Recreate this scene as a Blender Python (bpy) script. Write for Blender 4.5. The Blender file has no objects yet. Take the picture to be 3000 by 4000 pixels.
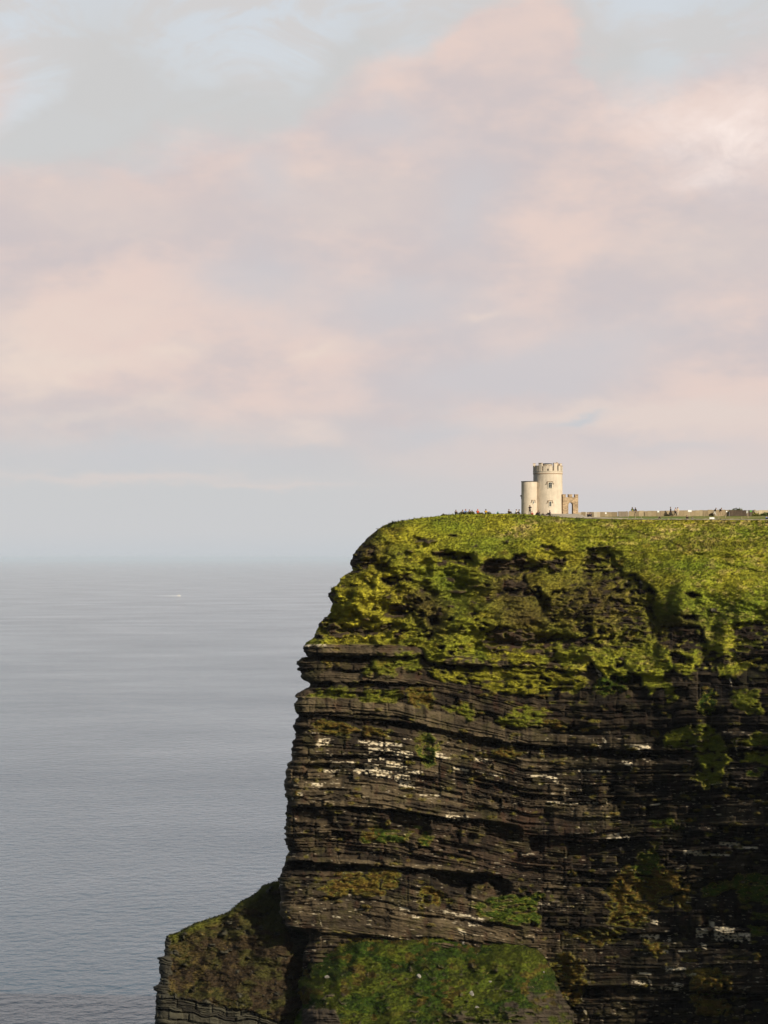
import bpy, bmesh, math, random
import numpy as np
from mathutils import Vector, Matrix

random.seed(7)
rng = np.random.default_rng(11)
scene = bpy.context.scene
COL = scene.collection
F = 8750.0          # focal length, in units of 1/3000 of the frame width
HV = 2181.0         # row of the eye-level line
EYE = 200.0         # height of the lens above the sea, metres

def W(U, V, Y):
    """design coordinates (U across, V down, Y metres away) -> world"""
    return ((U - 1500.0) / F * Y, Y, EYE + (HV - V) / F * Y)

# ------------------------------------------------------------------ helpers
def link(o, parent=None):
    COL.objects.link(o)
    if parent is not None:
        o.parent = parent
    return o

def tag(o, label=None, cat=None, group=None, kind=None):
    if label: o['label'] = label
    if cat: o['category'] = cat
    if group: o['group'] = group
    if kind: o['kind'] = kind
    return o

def empty(name, loc, rz=0.0):
    o = bpy.data.objects.new(name, None)
    o.empty_display_size = 0.3
    o.location = loc
    o.rotation_euler = (0, 0, rz)
    return link(o)

def np_mesh(name, co, faces, cols=None, smooth=False):
    """fast mesh from arrays; faces n x 3 or n x 4"""
    co = np.ascontiguousarray(co, dtype=np.float32)
    faces = np.ascontiguousarray(faces, dtype=np.int32)
    me = bpy.data.meshes.new(name)
    n, k = faces.shape
    me.vertices.add(len(co)); me.vertices.foreach_set('co', co.ravel())
    me.loops.add(n * k); me.loops.foreach_set('vertex_index', faces.ravel())
    me.polygons.add(n)
    me.polygons.foreach_set('loop_start', np.arange(0, n * k, k, dtype=np.int32))
    me.polygons.foreach_set('loop_total', np.full(n, k, dtype=np.int32))
    if smooth:
        me.polygons.foreach_set('use_smooth', np.ones(n, dtype=bool))
    if cols is not None:
        c4 = np.ones((len(co), 4), dtype=np.float32); c4[:, :3] = cols
        at = me.color_attributes.new('tint', 'FLOAT_COLOR', 'POINT')
        at.data.foreach_set('color', c4.ravel())
    me.update(calc_edges=True)
    return me

def grid_faces(nr, nc):
    r, c = np.meshgrid(np.arange(nr - 1), np.arange(nc - 1), indexing='ij')
    a = (r * nc + c).ravel()
    return np.stack([a, a + nc, a + nc + 1, a + 1], axis=1)

def hash2(i, j, seed=0):
    i = np.asarray(i).astype(np.int64); j = np.asarray(j).astype(np.int64)
    h = (i * 374761393 + j * 668265263 + seed * 974711) & 0xFFFFFFFF
    h = ((h ^ (h >> 13)) * 1274126177) & 0xFFFFFFFF
    h = ((h ^ (h >> 16)) * 2246822519) & 0xFFFFFFFF
    h = h ^ (h >> 15)
    return (h & 0xFFFFFF) / float(0xFFFFFF)

def vnoise(x, y, seed=0):
    xi = np.floor(x); yi = np.floor(y)
    fx = x - xi; fy = y - yi
    fx = fx * fx * fx * (fx * (fx * 6 - 15) + 10); fy = fy * fy * fy * (fy * (fy * 6 - 15) + 10)
    a = hash2(xi, yi, seed); b = hash2(xi + 1, yi, seed)
    c = hash2(xi, yi + 1, seed); d = hash2(xi + 1, yi + 1, seed)
    return (a + (b - a) * fx) * (1 - fy) + (c + (d - c) * fx) * fy

def fbm(x, y, oct=4, seed=0, gain=0.5):
    s = 0; a = 1; t = 0
    for k in range(oct):
        s = s + a * vnoise(x * 2 ** k + 17.3 * k, y * 2 ** k - 9.1 * k, seed + k)
        t += a; a *= gain
    return s / t        # 0..1, mean .5

def sm(x, a, b):
    t = np.clip((x - a) / (b - a), 0, 1)
    return t * t * (3 - 2 * t)

def inpoly(U, V, poly):
    p = np.array(poly, dtype=float)
    out = np.zeros(U.shape, bool)
    lo = p.min(0); hi = p.max(0)
    m = (U >= lo[0]) & (U <= hi[0]) & (V >= lo[1]) & (V <= hi[1])
    u = U[m]; v = V[m]; r = np.zeros(u.shape, bool)
    for k in range(len(p)):
        x1, y1 = p[k]; x2, y2 = p[(k + 1) % len(p)]
        if y1 == y2: continue
        cnd = ((y1 > v) != (y2 > v)) & (u < (x2 - x1) * (v - y1) / (y2 - y1) + x1)
        r ^= cnd
    out[m] = r
    return out

def blur(a, n=1):
    for _ in range(n):
        b = np.pad(a, 1, mode='edge')
        a = (b[:-2, 1:-1] + b[2:, 1:-1] + b[1:-1, :-2] + b[1:-1, 2:] + 2 * b[1:-1, 1:-1]) / 6
    return a

# ------------------------------------------------------------------ materials
def new_mat(name):
    m = bpy.data.materials.new(name); m.use_nodes = True
    nt = m.node_tree
    return m, nt, nt.nodes['Principled BSDF']

def srgb(r, g, b):
    f = lambda c: (c / 255 / 12.92) if c / 255 <= 0.04045 else ((c / 255 + 0.055) / 1.055) ** 2.4
    return (f(r), f(g), f(b))

def plain(name, rgb, rough=0.8, vary=0.12, scale=8.0, metal=0.0):
    m, nt, p = new_mat(name)
    p.inputs['Roughness'].default_value = rough
    p.inputs['Metallic'].default_value = metal
    p.inputs['Specular IOR Level'].default_value = 0.25
    tc = nt.nodes.new('ShaderNodeTexCoord')
    nz = nt.nodes.new('ShaderNodeTexNoise'); nz.inputs['Scale'].default_value = scale; nz.inputs['Detail'].default_value = 5
    nt.links.new(tc.outputs['Object'], nz.inputs['Vector'])
    mr = nt.nodes.new('ShaderNodeMapRange')
    mr.inputs['From Min'].default_value = 0.25; mr.inputs['From Max'].default_value = 0.75
    mr.inputs['To Min'].default_value = 1 - vary; mr.inputs['To Max'].default_value = 1 + vary
    nt.links.new(nz.outputs['Fac'], mr.inputs['Value'])
    mx = nt.nodes.new('ShaderNodeMix'); mx.data_type = 'RGBA'; mx.blend_type = 'MULTIPLY'; mx.inputs[0].default_value = 1.0
    mx.inputs[6].default_value = (*rgb, 1)
    nt.links.new(mr.outputs['Result'], mx.inputs[7])
    nt.links.new(mx.outputs[2], p.inputs['Base Color'])
    return m

def tint_mat(name, rough=0.9, nscale=1.2, vary=0.25, bump=0.0, bscale=3.0, stretch=(1, 1, 1), spec=0.2, trans=0.0):
    m, nt, p = new_mat(name)
    p.inputs['Roughness'].default_value = rough
    p.inputs['Specular IOR Level'].default_value = spec
    at = nt.nodes.new('ShaderNodeAttribute'); at.attribute_name = 'tint'
    tc = nt.nodes.new('ShaderNodeTexCoord')
    mp = nt.nodes.new('ShaderNodeMapping'); mp.inputs['Scale'].default_value = stretch
    nt.links.new(tc.outputs['Object'], mp.inputs['Vector'])
    nz = nt.nodes.new('ShaderNodeTexNoise'); nz.inputs['Scale'].default_value = nscale; nz.inputs['Detail'].default_value = 8
    nz.inputs['Roughness'].default_value = 0.65
    nt.links.new(mp.outputs['Vector'], nz.inputs['Vector'])
    mr = nt.nodes.new('ShaderNodeMapRange')
    mr.inputs['From Min'].default_value = 0.25; mr.inputs['From Max'].default_value = 0.75
    mr.inputs['To Min'].default_value = 1 - vary; mr.inputs['To Max'].default_value = 1 + vary
    nt.links.new(nz.outputs['Fac'], mr.inputs['Value'])
    mx = nt.nodes.new('ShaderNodeMix'); mx.data_type = 'RGBA'; mx.blend_type = 'MULTIPLY'; mx.inputs[0].default_value = 1.0
    nt.links.new(at.outputs['Color'], mx.inputs[6]); nt.links.new(mr.outputs['Result'], mx.inputs[7])
    nt.links.new(mx.outputs[2], p.inputs['Base Color'])
    if bump > 0:
        nb = nt.nodes.new('ShaderNodeTexNoise'); nb.inputs['Scale'].default_value = bscale; nb.inputs['Detail'].default_value = 6
        nb.inputs['Roughness'].default_value = 0.7
        nt.links.new(mp.outputs['Vector'], nb.inputs['Vector'])
        bp = nt.nodes.new('ShaderNodeBump'); bp.inputs['Strength'].default_value = bump; bp.inputs['Distance'].default_value = 0.3
        nt.links.new(nb.outputs['Fac'], bp.inputs['Height']); nt.links.new(bp.outputs['Normal'], p.inputs['Normal'])
    return m

M_CLIFF = tint_mat('cliff_rock', 0.92, 0.9, 0.35, 0.7, 2.2, (1, 1, 3.0))
M_TURF = tint_mat('turf', 0.95, 0.8, 0.3, 0.8, 3.0)
M_GRASS = tint_mat('grass_blades', 0.85, 0.5, 0.15)
def _soft():
    nt = M_GRASS.node_tree; a = nt.nodes.new('ShaderNodeAttribute'); a.attribute_name = 'lean'
    nt.links.new(a.outputs['Vector'], nt.nodes['Principled BSDF'].inputs['Normal'])
M_FOLI = tint_mat('leaf', 0.8, 0.5, 0.15)
_soft()
M_GROUND = tint_mat('ground_cover', 0.95, 0.4, 0.25, 0.5, 2.0)

# ------------------------------------------------------------------ cliff: layout fields
SIL = [(1560, 1990), (1520, 2045), (1498, 2050), (1472, 2065), (1430, 2095), (1415, 2115), (1392, 2132), (1388, 2142), (1383, 2165),
 (1375, 2180), (1372, 2205), (1376, 2225), (1368, 2233), (1350, 2243), (1332, 2262), (1328, 2272), (1312, 2285), (1296, 2300),
 (1297, 2310), (1285, 2318), (1283, 2330), (1295, 2350), (1302, 2358), (1292, 2375), (1287, 2400), (1265, 2415), (1238, 2442),
 (1232, 2465), (1225, 2485), (1210, 2498), (1190, 2515), (1184, 2522), (1184, 2545), (1197, 2555), (1204, 2565), (1178, 2568),
 (1165, 2580), (1157, 2595), (1165, 2608), (1170, 2620), (1178, 2622), (1174, 2640), (1185, 2655), (1205, 2665), (1207, 2680),
 (1190, 2688), (1175, 2700), (1155, 2718), (1157, 2735), (1149, 2755), (1148, 2775), (1158, 2780), (1165, 2800), (1147, 2812),
 (1152, 2850), (1158, 2865), (1148, 2890), (1143, 2930), (1140, 2955), (1137, 2970), (1120, 2985), (1115, 3015), (1110, 3045),
 (1110, 3105), (1125, 3120), (1120, 3150), (1118, 3200), (1113, 3260), (1120, 3300), (1120, 3320), (1128, 3325), (1115, 3345),
 (1110, 3375), (1100, 3390), (1092, 3405), (1090, 3430), (1095, 3445), (1097, 3480), (1095, 3520), (1092, 3570), (1120, 3620),
 (1200, 3645), (1215, 3665), (1180, 3720), (1180, 4400)]
CREST_U = [1400, 1520, 1575, 1640, 1700, 1760, 1850, 2000, 2060, 2100, 2200, 2280, 2350, 2500, 3000, 3600]
CREST_V = [2060, 2045, 2034, 2024, 2018, 2011, 2008, 2007.5, 2009, 2013, 2022, 2026, 2028, 2031, 2033, 2034]

def crest_v(U):
    return np.interp(U, CREST_U, CREST_V)

def base_depth(U, V):
    d = np.interp(V, [1990, 2010, 2045, 2150, 2300, 2500, 2560, 2700, 2860, 3150, 3400, 3660, 4400],
                  [413, 412, 409.5, 404.5, 401.5, 398.5, 397.4, 396.8, 396.2, 395.4, 394.8, 393.4, 390.5])
    k = np.clip((U - 2150) / 850, 0, 1.8) ** 1.4
    d = d - k * np.interp(V, [2000, 2400, 2750, 4400], [4, 12, 25, 29])
    return d

def crest_y(U):
    return base_depth(U, crest_v(U))

RISE_U = [1400, 1950, 2020, 2100, 2250, 2350, 2450, 3000, 3600]
RISE_Z = [-0.9, -0.9, 0.15, 0.35, 0.5, 1.15, 1.4, 1.5, 1.5]
def ground_z(U, Y):
    """plateau height along the sight line of column U at distance Y"""
    U = np.asarray(U, float); Y = np.asarray(Y, float)
    yc = crest_y(U)
    zc = EYE + (HV - crest_v(U)) / F * yc
    q = Y - yc
    r = np.interp(U, RISE_U, RISE_Z)
    return zc + r * sm(q, 0, 40) * 1.0 + np.where(r > 0, 0, 0) - 0.02 * np.clip(q - 60, 0, None)

# strata dip: the beds sink towards the middle of the face
def dip(U, V):
    k = sm(V, 2450, 2850)
    return k * np.interp(U, [1100, 1300, 1500, 1800, 2050, 2300, 2600, 3400], [0, 4, 25, 85, 140, 155, 150, 130])

# bands: (points (u, vtop, vbot), metres outward (+) or inward (-), edge softness)
BANDS = [
 ([(1184, 2518, 2556), (1400, 2516, 2560), (1560, 2522, 2566), (1650, 2526, 2562), (1700, 2554, 2590), (1890, 2566, 2602), (2100, 2584, 2606), (2300, 2598, 2632)], 1.3, 5),
 ([(1195, 2559, 2582), (1400, 2562, 2586), (1560, 2566, 2580), (1650, 2564, 2576), (1700, 2592, 2618), (1890, 2604, 2626)], -2.4, 5),
 ([(1180, 2612, 2624), (1430, 2614, 2626), (1500, 2620, 2624)], -1.3, 3),
 ([(1170, 2626, 2664), (1430, 2626, 2664), (1600, 2650, 2668)], 0.5, 4),
 ([(1190, 2666, 2692), (1320, 2670, 2690), (1440, 2664, 2690), (1560, 2668, 2684), (1700, 2680, 2684)], -1.7, 4),
 ([(1150, 2722, 2784), (1400, 2724, 2788), (1560, 2744, 2800), (1700, 2775, 2850), (1850, 2812, 2880), (2050, 2858, 2908), (2350, 2880, 2926), (2560, 2890, 2930)], 0.9, 5),
 ([(1170, 2784, 2791), (1400, 2787, 2795), (1560, 2801, 2812)], -0.7, 2),
 ([(1480, 2812, 2822), (1560, 2814, 2840), (1700, 2840, 2860), (1850, 2872, 2912), (2050, 2908, 2936), (2350, 2928, 2962), (2600, 2934, 2962)], -2.4, 4),
 ([(1150, 2952, 2972), (1300, 2955, 2975), (1420, 2950, 2962), (1550, 2956, 2964), (1700, 2975, 2990)], -1.6, 4),
 ([(1200, 2986, 3002), (1300, 2980, 3004), (1450, 2990, 3006), (1650, 3010, 3016)], -1.4, 4),
 ([(1110, 3030, 3120), (1300, 3035, 3120), (1550, 3060, 3130), (1800, 3110, 3150), (2000, 3140, 3160)], 0.3, 5),
 ([(1150, 3122, 3150), (1350, 3124, 3150), (1550, 3136, 3164), (1700, 3162, 3186), (1850, 3174, 3200), (2000, 3200, 3216)], 1.1, 4),
 ([(1150, 3154, 3230), (1350, 3154, 3240), (1550, 3168, 3250), (1700, 3190, 3270), (1850, 3204, 3280), (2050, 3230, 3290)], -1.8, 14),
 ([(1140, 3345, 3362), (1300, 3352, 3372), (1500, 3366, 3384), (1700, 3380, 3400), (1900, 3405, 3420)], 1.3, 5),
 ([(1130, 3364, 3400), (1300, 3374, 3400), (1500, 3386, 3405), (1700, 3402, 3440), (1800, 3408, 3490), (1950, 3424, 3500), (2010, 3450, 3480)], -3.0, 10),
 ([(1100, 3440, 3640), (1250, 3480, 3650), (1500, 3500, 3660), (1700, 3540, 3665), (1900, 3590, 3680), (2100, 3625, 3700)], 1.2, 8),
 ([(1560, 3560, 3568), (1700, 3580, 3592), (1850, 3598, 3610), (2100, 3620, 3640)], -1.2, 3),
 ([(2000, 2962, 3000), (2200, 2962, 3004), (2450, 2968, 3006), (2700, 2976, 3010)], 0.6, 4),
 ([(2120, 3132, 3138), (2400, 3128, 3136), (2560, 3128, 3138)], 1.0, 2),
 ([(2130, 3140, 3262), (2250, 3140, 3270), (2400, 3140, 3240)], 1.3, 6),
 ([(2050, 3260, 3330), (2200, 3285, 3350), (2350, 3290, 3330), (2480, 3270, 3290)], -2.0, 8),
 ([(2780, 3226, 3250), (2900, 3232, 3254), (3100, 3238, 3262), (3400, 3240, 3265)], -1.8, 4),
 ([(2800, 3120, 3226), (2900, 3124, 3230), (3100, 3130, 3236), (3400, 3130, 3240)], 0.8, 5),
 ([(2560, 3320, 3345), (2700, 3312, 3336), (3000, 3300, 3330), (3400, 3300, 3330)], 0.8, 4),
 ([(2730, 3540, 3620), (2850, 3560, 3620), (3000, 3590, 3640), (3400, 3600, 3650)], -1.6, 8),
 ([(2200, 3690, 3850), (2400, 3680, 3850), (2600, 3680, 3860), (2760, 3700, 3870), (3000, 3720, 3880)], 1.2, 6),
 ([(2200, 3764, 3768), (2300, 3762, 3768), (2460, 3766, 3772), (2600, 3770, 3776)], -0.8, 2),
 ([(2160, 3856, 3906), (2300, 3852, 3900), (2500, 3858, 3890), (2700, 3868, 3895), (3000, 3884, 3920), (3400, 3890, 3930)], -2.4, 6),
 ([(2370, 2640, 2672), (2600, 2640, 2668), (2800, 2640, 2670), (3000, 2650, 2690), (3400, 2650, 2690)], -1.4, 6),
 ([(2430, 2060, 2066), (2612, 2112, 2119), (2730, 2162, 2170), (2780, 2166, 2172)], -.35, 3), ([(2790, 2196, 2204), (2860, 2204, 2213), (2975, 2230, 2238), (3200, 2236, 2242)], -.35, 3), ([(2200, 2092, 2096), (2330, 2098, 2104), (2470, 2100, 2104)], -.4, 3), ([(2780, 2142, 2148), (2900, 2146, 2152)], -.4, 3),
 ([(2430, 2726, 2736), (2560, 2730, 2740), (2720, 2734, 2742)], -1.2, 3),
]
# bulges (u, v, ru, rv, metres outward)
BUMPS = [
 (1566, 2390, 62, 30, -3.0), (1485, 2222, 40, 26, -2.0), (1525, 2268, 50, 22, -1.6), (1775, 2176, 95, 24, -3.0), (1835, 2190, 34, 30, -2.4), (1770, 2290, 150, 130, -2.6), (1690, 2426, 34, 26, -2.4), (1624, 2420, 24, 24, -2.6), (1690, 2330, 26, 40, -1.6),
 (2230, 2110, 420, 60, 1.6), (2120, 2190, 60, 26, 1.2), (2720, 2260, 300, 150, 2.2), (2660, 2360, 50, 120, 1.4), (2900, 2330, 90, 110, 1.8), (2860, 2150, 200, 30, 1.0),
 (1420, 2350, 120, 130, 1.6), (1760, 2440, 120, 140, 2.4), (1950, 2420, 130, 150, 1.4),
 (2010, 2250, 150, 80, -2.2), (1970, 2312, 50, 24, -2.4), (1925, 2230, 60, 16, -2.2), (2350, 2250, 170, 90, -.8), (1985, 2270, 36, 26, 1.6), (2045, 2300, 40, 26, 1.8), (2120, 2360, 34, 60, -2.6),
 (2300, 2380, 180, 130, 2.2), (2040, 2510, 170, 40, -2.6), (2180, 2495, 120, 22, -1.8),
 (2540, 2370, 24, 80, -1.2), (2560, 2460, 26, 120, -1.6), (2700, 2500, 70, 40, -1.8), (2830, 2480, 40, 120, 1.6), (2770, 2560, 60, 90, -2.2),
 (2930, 2480, 90, 60, -1.2), (2930, 2600, 90, 50, -2.2), (2420, 2460, 120, 50, 0.8),
 (1330, 2460, 150, 26, -1.6), (1230, 2460, 70, 40, -0.4), (1450, 2470, 70, 16, -1.0),
 (1560, 3300, 420, 110, -1.6), (1850, 3450, 130, 44, -2.6), (2000, 3330, 160, 120, -2.0), (2550, 3600, 260, 190, -0.8), (2620, 3430, 120, 120, 1.0),
 (2780, 2900, 50, 240, -1.6), (2560, 2900, 24, 260, -0.8), (2330, 3060, 60, 120, 0.8), (2950, 2900, 120, 200, -0.8),
 (2860, 3440, 160, 50, -1.0), (1660, 2930, 40, 90, -1.4), (2500, 3030, 140, 90, 0.5),
 (1190, 3650, 60, 36, -3.0),
]
UP_EDGE_U = [1100, 1184, 1400, 1560, 1655, 1665, 1890, 1900, 2100, 2300, 2360, 2500, 2640, 2760, 2900, 3400]
UP_EDGE_V = [2516, 2517, 2514, 2518, 2524, 2552, 2562, 2580, 2586, 2598, 2628, 2632, 2626, 2600, 2600, 2600]
ROCKS_UP = [  # bare rock inside the upper turf slope
 [(1360, 2125), (1400, 2118), (1440, 2125), (1472, 2150), (1474, 2190), (1440, 2205), (1420, 2232), (1360, 2240)],
 [(1400, 2085), (1450, 2070), (1480, 2078), (1430, 2110), (1395, 2128)],
 [(1275, 2312), (1300, 2308), (1312, 2325), (1312, 2350), (1300, 2365), (1275, 2350)],
 [(1462, 2205), (1515, 2200), (1512, 2240), (1470, 2240)],
 [(1488, 2262), (1540, 2250), (1570, 2266), (1550, 2284), (1500, 2284)],
 [(1520, 2370), (1560, 2355), (1615, 2362), (1612, 2402), (1560, 2414), (1515, 2400)],
 [(1190, 2420), (1280, 2405), (1312, 2430), (1330, 2448), (1420, 2450), (1520, 2438), (1535, 2462), (1450, 2478), (1380, 2484), (1300, 2490), (1190, 2510)],
 [(1600, 2340), (1640, 2330), (1650, 2360), (1620, 2372)], [(1610, 2098), (1640, 2094), (1644, 2108), (1615, 2110)],
 [(1660, 2410), (1705, 2400), (1712, 2440), (1668, 2452)],
 [(1695, 2155), (1740, 2152), (1790, 2158), (1838, 2160), (1842, 2192), (1775, 2192), (1760, 2178), (1700, 2176)],
 [(1875, 2205), (1940, 2185), (2005, 2192), (2010, 2160), (2055, 2158), (2070, 2190), (2160, 2180), (2220, 2190), (2200, 2235), (2120, 2240), (2060, 2250), (2070, 2290), (2115, 2300), (2120, 2340), (2080, 2330), (2040, 2330), (1990, 2330), (1960, 2310), (1960, 2260), (1900, 2250), (1870, 2232)],
 [(1895, 2322), (1930, 2305), (1975, 2322), (1950, 2332), (1900, 2350)],
 [(2115, 2130), (2180, 2126), (2180, 2142), (2115, 2146)],
 [(2290, 2140), (2360, 2130), (2400, 2160), (2420, 2230), (2470, 2250), (2545, 2280), (2550, 2330), (2560, 2430), (2545, 2500), (2420, 2520), (2300, 2500), (2200, 2420), (2150, 2440), (2125, 2400), (2130, 2340), (2180, 2310), (2240, 2290), (2230, 2230), (2280, 2200)],
 [(2400, 2270), (2480, 2265), (2545, 2290), (2560, 2330), (2500, 2330), (2430, 2300)],
 [(1890, 2470), (1960, 2450), (2030, 2460), (2100, 2480), (2290, 2490), (2310, 2515), (2200, 2540), (2160, 2565), (2080, 2560), (1980, 2545), (1910, 2550), (1888, 2520)],
 [(2300, 2500), (2420, 2490), (2530, 2460), (2545, 2490), (2480, 2520), (2380, 2532), (2310, 2520)],
 [(2575, 2445), (2640, 2440), (2740, 2450), (2770, 2500), (2760, 2545), (2620, 2540), (2570, 2520)],
 [(2650, 2400), (2720, 2395), (2725, 2420), (2660, 2418)], [(2680, 2310), (2720, 2305), (2735, 2325), (2700, 2340)],
 [(2870, 2438), (2950, 2430), (3010, 2420), (3400, 2420), (3400, 2530), (2980, 2530), (2880, 2505)],
 [(2740, 2545), (2810, 2550), (2880, 2520), (3020, 2530), (3400, 2530), (3400, 2600), (2960, 2600), (2900, 2585), (2840, 2600), (2740, 2600)],
 [(2610, 2545), (2680, 2560), (2700, 2590), (2620, 2600), (2610, 2570)], [(2390, 2565), (2440, 2560), (2450, 2600), (2400, 2606)],
 [(1560, 2250), (1600, 2240), (1600, 2262), (1565, 2270)], [(1540, 2305), (1580, 2310), (1560, 2330)],
 [(1640, 2300), (1668, 2290), (1668, 2320), (1645, 2325)],
 [(2770, 2372), (2800, 2368), (2812, 2392), (2780, 2396)],
]
GRASS_LOW = [  # (polygon, tint index: 0 green 1 yellow 2 ochre 3 deep green)
 ([(1426, 2650), (1436, 2592), (1500, 2562), (1655, 2546), (1648, 2605), (1560, 2622), (1500, 2652)], 0),
 ([(1262, 2592), (1285, 2576), (1308, 2600), (1270, 2606)], 2),
 ([(1690, 2615), (1850, 2622), (1900, 2604), (2000, 2600), (2100, 2606), (2300, 2642), (2290, 2700), (2150, 2702), (1990, 2712), (1900, 2692), (1780, 2658), (1690, 2652)], 1),
 ([(1176, 2724), (1250, 2690), (1330, 2678), (1386, 2670), (1405, 2735), (1340, 2728)], 0),
 ([(1390, 2730), (1450, 2692), (1560, 2696), (1570, 2742), (1430, 2742)], 0),
 ([(1590, 2690), (1690, 2690), (1705, 2775), (1600, 2758)], 2),
 ([(1730, 2762), (1800, 2745), (1865, 2790), (1850, 2812), (1750, 2780)], 0),
 ([(1955, 2828), (2000, 2770), (2060, 2750), (2132, 2770), (2125, 2825), (2040, 2842)], 0),
 ([(2120, 2830), (2180, 2820), (2240, 2835), (2200, 2850)], 2),
 ([(1178, 2855), (1250, 2822), (1360, 2822), (1420, 2850), (1530, 2852), (1540, 2872), (1380, 2866)], 2),
 ([(1640, 2862), (1710, 2890), (1700, 2980), (1650, 3000), (1635, 2930)], 3),
 ([(1920, 2940), (2000, 2922), (2050, 2950), (1960, 2964)], 2),
 ([(1425, 3270), (1450, 3228), (1540, 3232), (1610, 3260), (1560, 3302), (1430, 3302)], 3),
 ([(1420, 3280), (1440, 3240), (1480, 3240), (1470, 3290)], 2),
 ([(1640, 3230), (1690, 3240), (1696, 3300), (1640, 3290)], 3),
 ([(1245, 3495), (1290, 3430), (1420, 3405), (1565, 3402), (1550, 3462), (1450, 3492)], 2),
 ([(1640, 3482), (1700, 3470), (1730, 3500), (1690, 3530), (1650, 3520)], 2),
 ([(1815, 3535), (1960, 3500), (2060, 3500), (2125, 3485), (2095, 3605), (1950, 3606), (1870, 3565)], 3),
 ([(2330, 2640), (2360, 2620), (2450, 2590), (2455, 2640), (2440, 2720), (2350, 2725), (2325, 2690)], 3),
 ([(2390, 2560), (2440, 2560), (2430, 2640), (2380, 2640)], 3),
 ([(2560, 2660), (2620, 2668), (2656, 2715), (2610, 2745), (2590, 2700)], 0),
 ([(2730, 2690), (2790, 2690), (2780, 2790), (2740, 2780)], 3),
 ([(2660, 2832), (2760, 2830), (2830, 2880), (2845, 2965), (2720, 2930), (2600, 2912), (2575, 2880)], 0),
 ([(2735, 2950), (2835, 2960), (2825, 3060), (2760, 3074), (2728, 3030)], 0),
 ([(2880, 2690), (2960, 2690), (2985, 2790), (2930, 2800), (2870, 2770)], 0),
 ([(2880, 2880), (3000, 2870), (3010, 2900), (2900, 2910)], 0), ([(2890, 2950), (3000, 2950), (3000, 2975), (2900, 2972)], 0),
 ([(2930, 3005), (3010, 3005), (3010, 3025), (2930, 3022)], 3),
 ([(2540, 3202), (2640, 3196), (2656, 3230), (2560, 3236)], 3), ([(2755, 3240), (2800, 3238), (2800, 3262), (2760, 3265)], 1),
 ([(2370, 3480), (2440, 3400), (2500, 3330), (2560, 3295), (2585, 3380), (2680, 3450), (2705, 3560), (2640, 3545), (2560, 3535), (2490, 3625), (2400, 3610), (2380, 3560)], 2),
 ([(2500, 3330), (2570, 3300), (2585, 3400), (2520, 3440), (2480, 3400)], 3),
 ([(2740, 3480), (2880, 3430), (3000, 3418), (3200, 3418), (3200, 3525), (2900, 3525), (2880, 3470), (2750, 3500)], 3),
 ([(2930, 3555), (3010, 3560), (3010, 3590), (2940, 3580)], 3), ([(2940, 3620), (3010, 3615), (3010, 3660), (2950, 3650)], 3),
 ([(2250, 3655), (2350, 3630), (2450, 3645), (2350, 3692)], 2), ([(2150, 3730), (2230, 3700), (2290, 3800), (2260, 3930), (2190, 3900)], 2), ([(2040, 3900), (2150, 3870), (2220, 3940), (2140, 3990), (2020, 3980)], 0), ([(1900, 3960), (2010, 3940), (2000, 4020), (1880, 4020)], 2),
 ([(2700, 3790), (2800, 3780), (2860, 3860), (2760, 3900), (2700, 3860)], 2), ([(2720, 3900), (2860, 3900), (2830, 3960), (2740, 3960)], 2),
 ([(2530, 3690), (2590, 3680), (2580, 3720), (2535, 3715)], 2), ([(2300, 2800), (2330, 2790), (2330, 2810), (2305, 2815)], 2),
]
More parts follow.
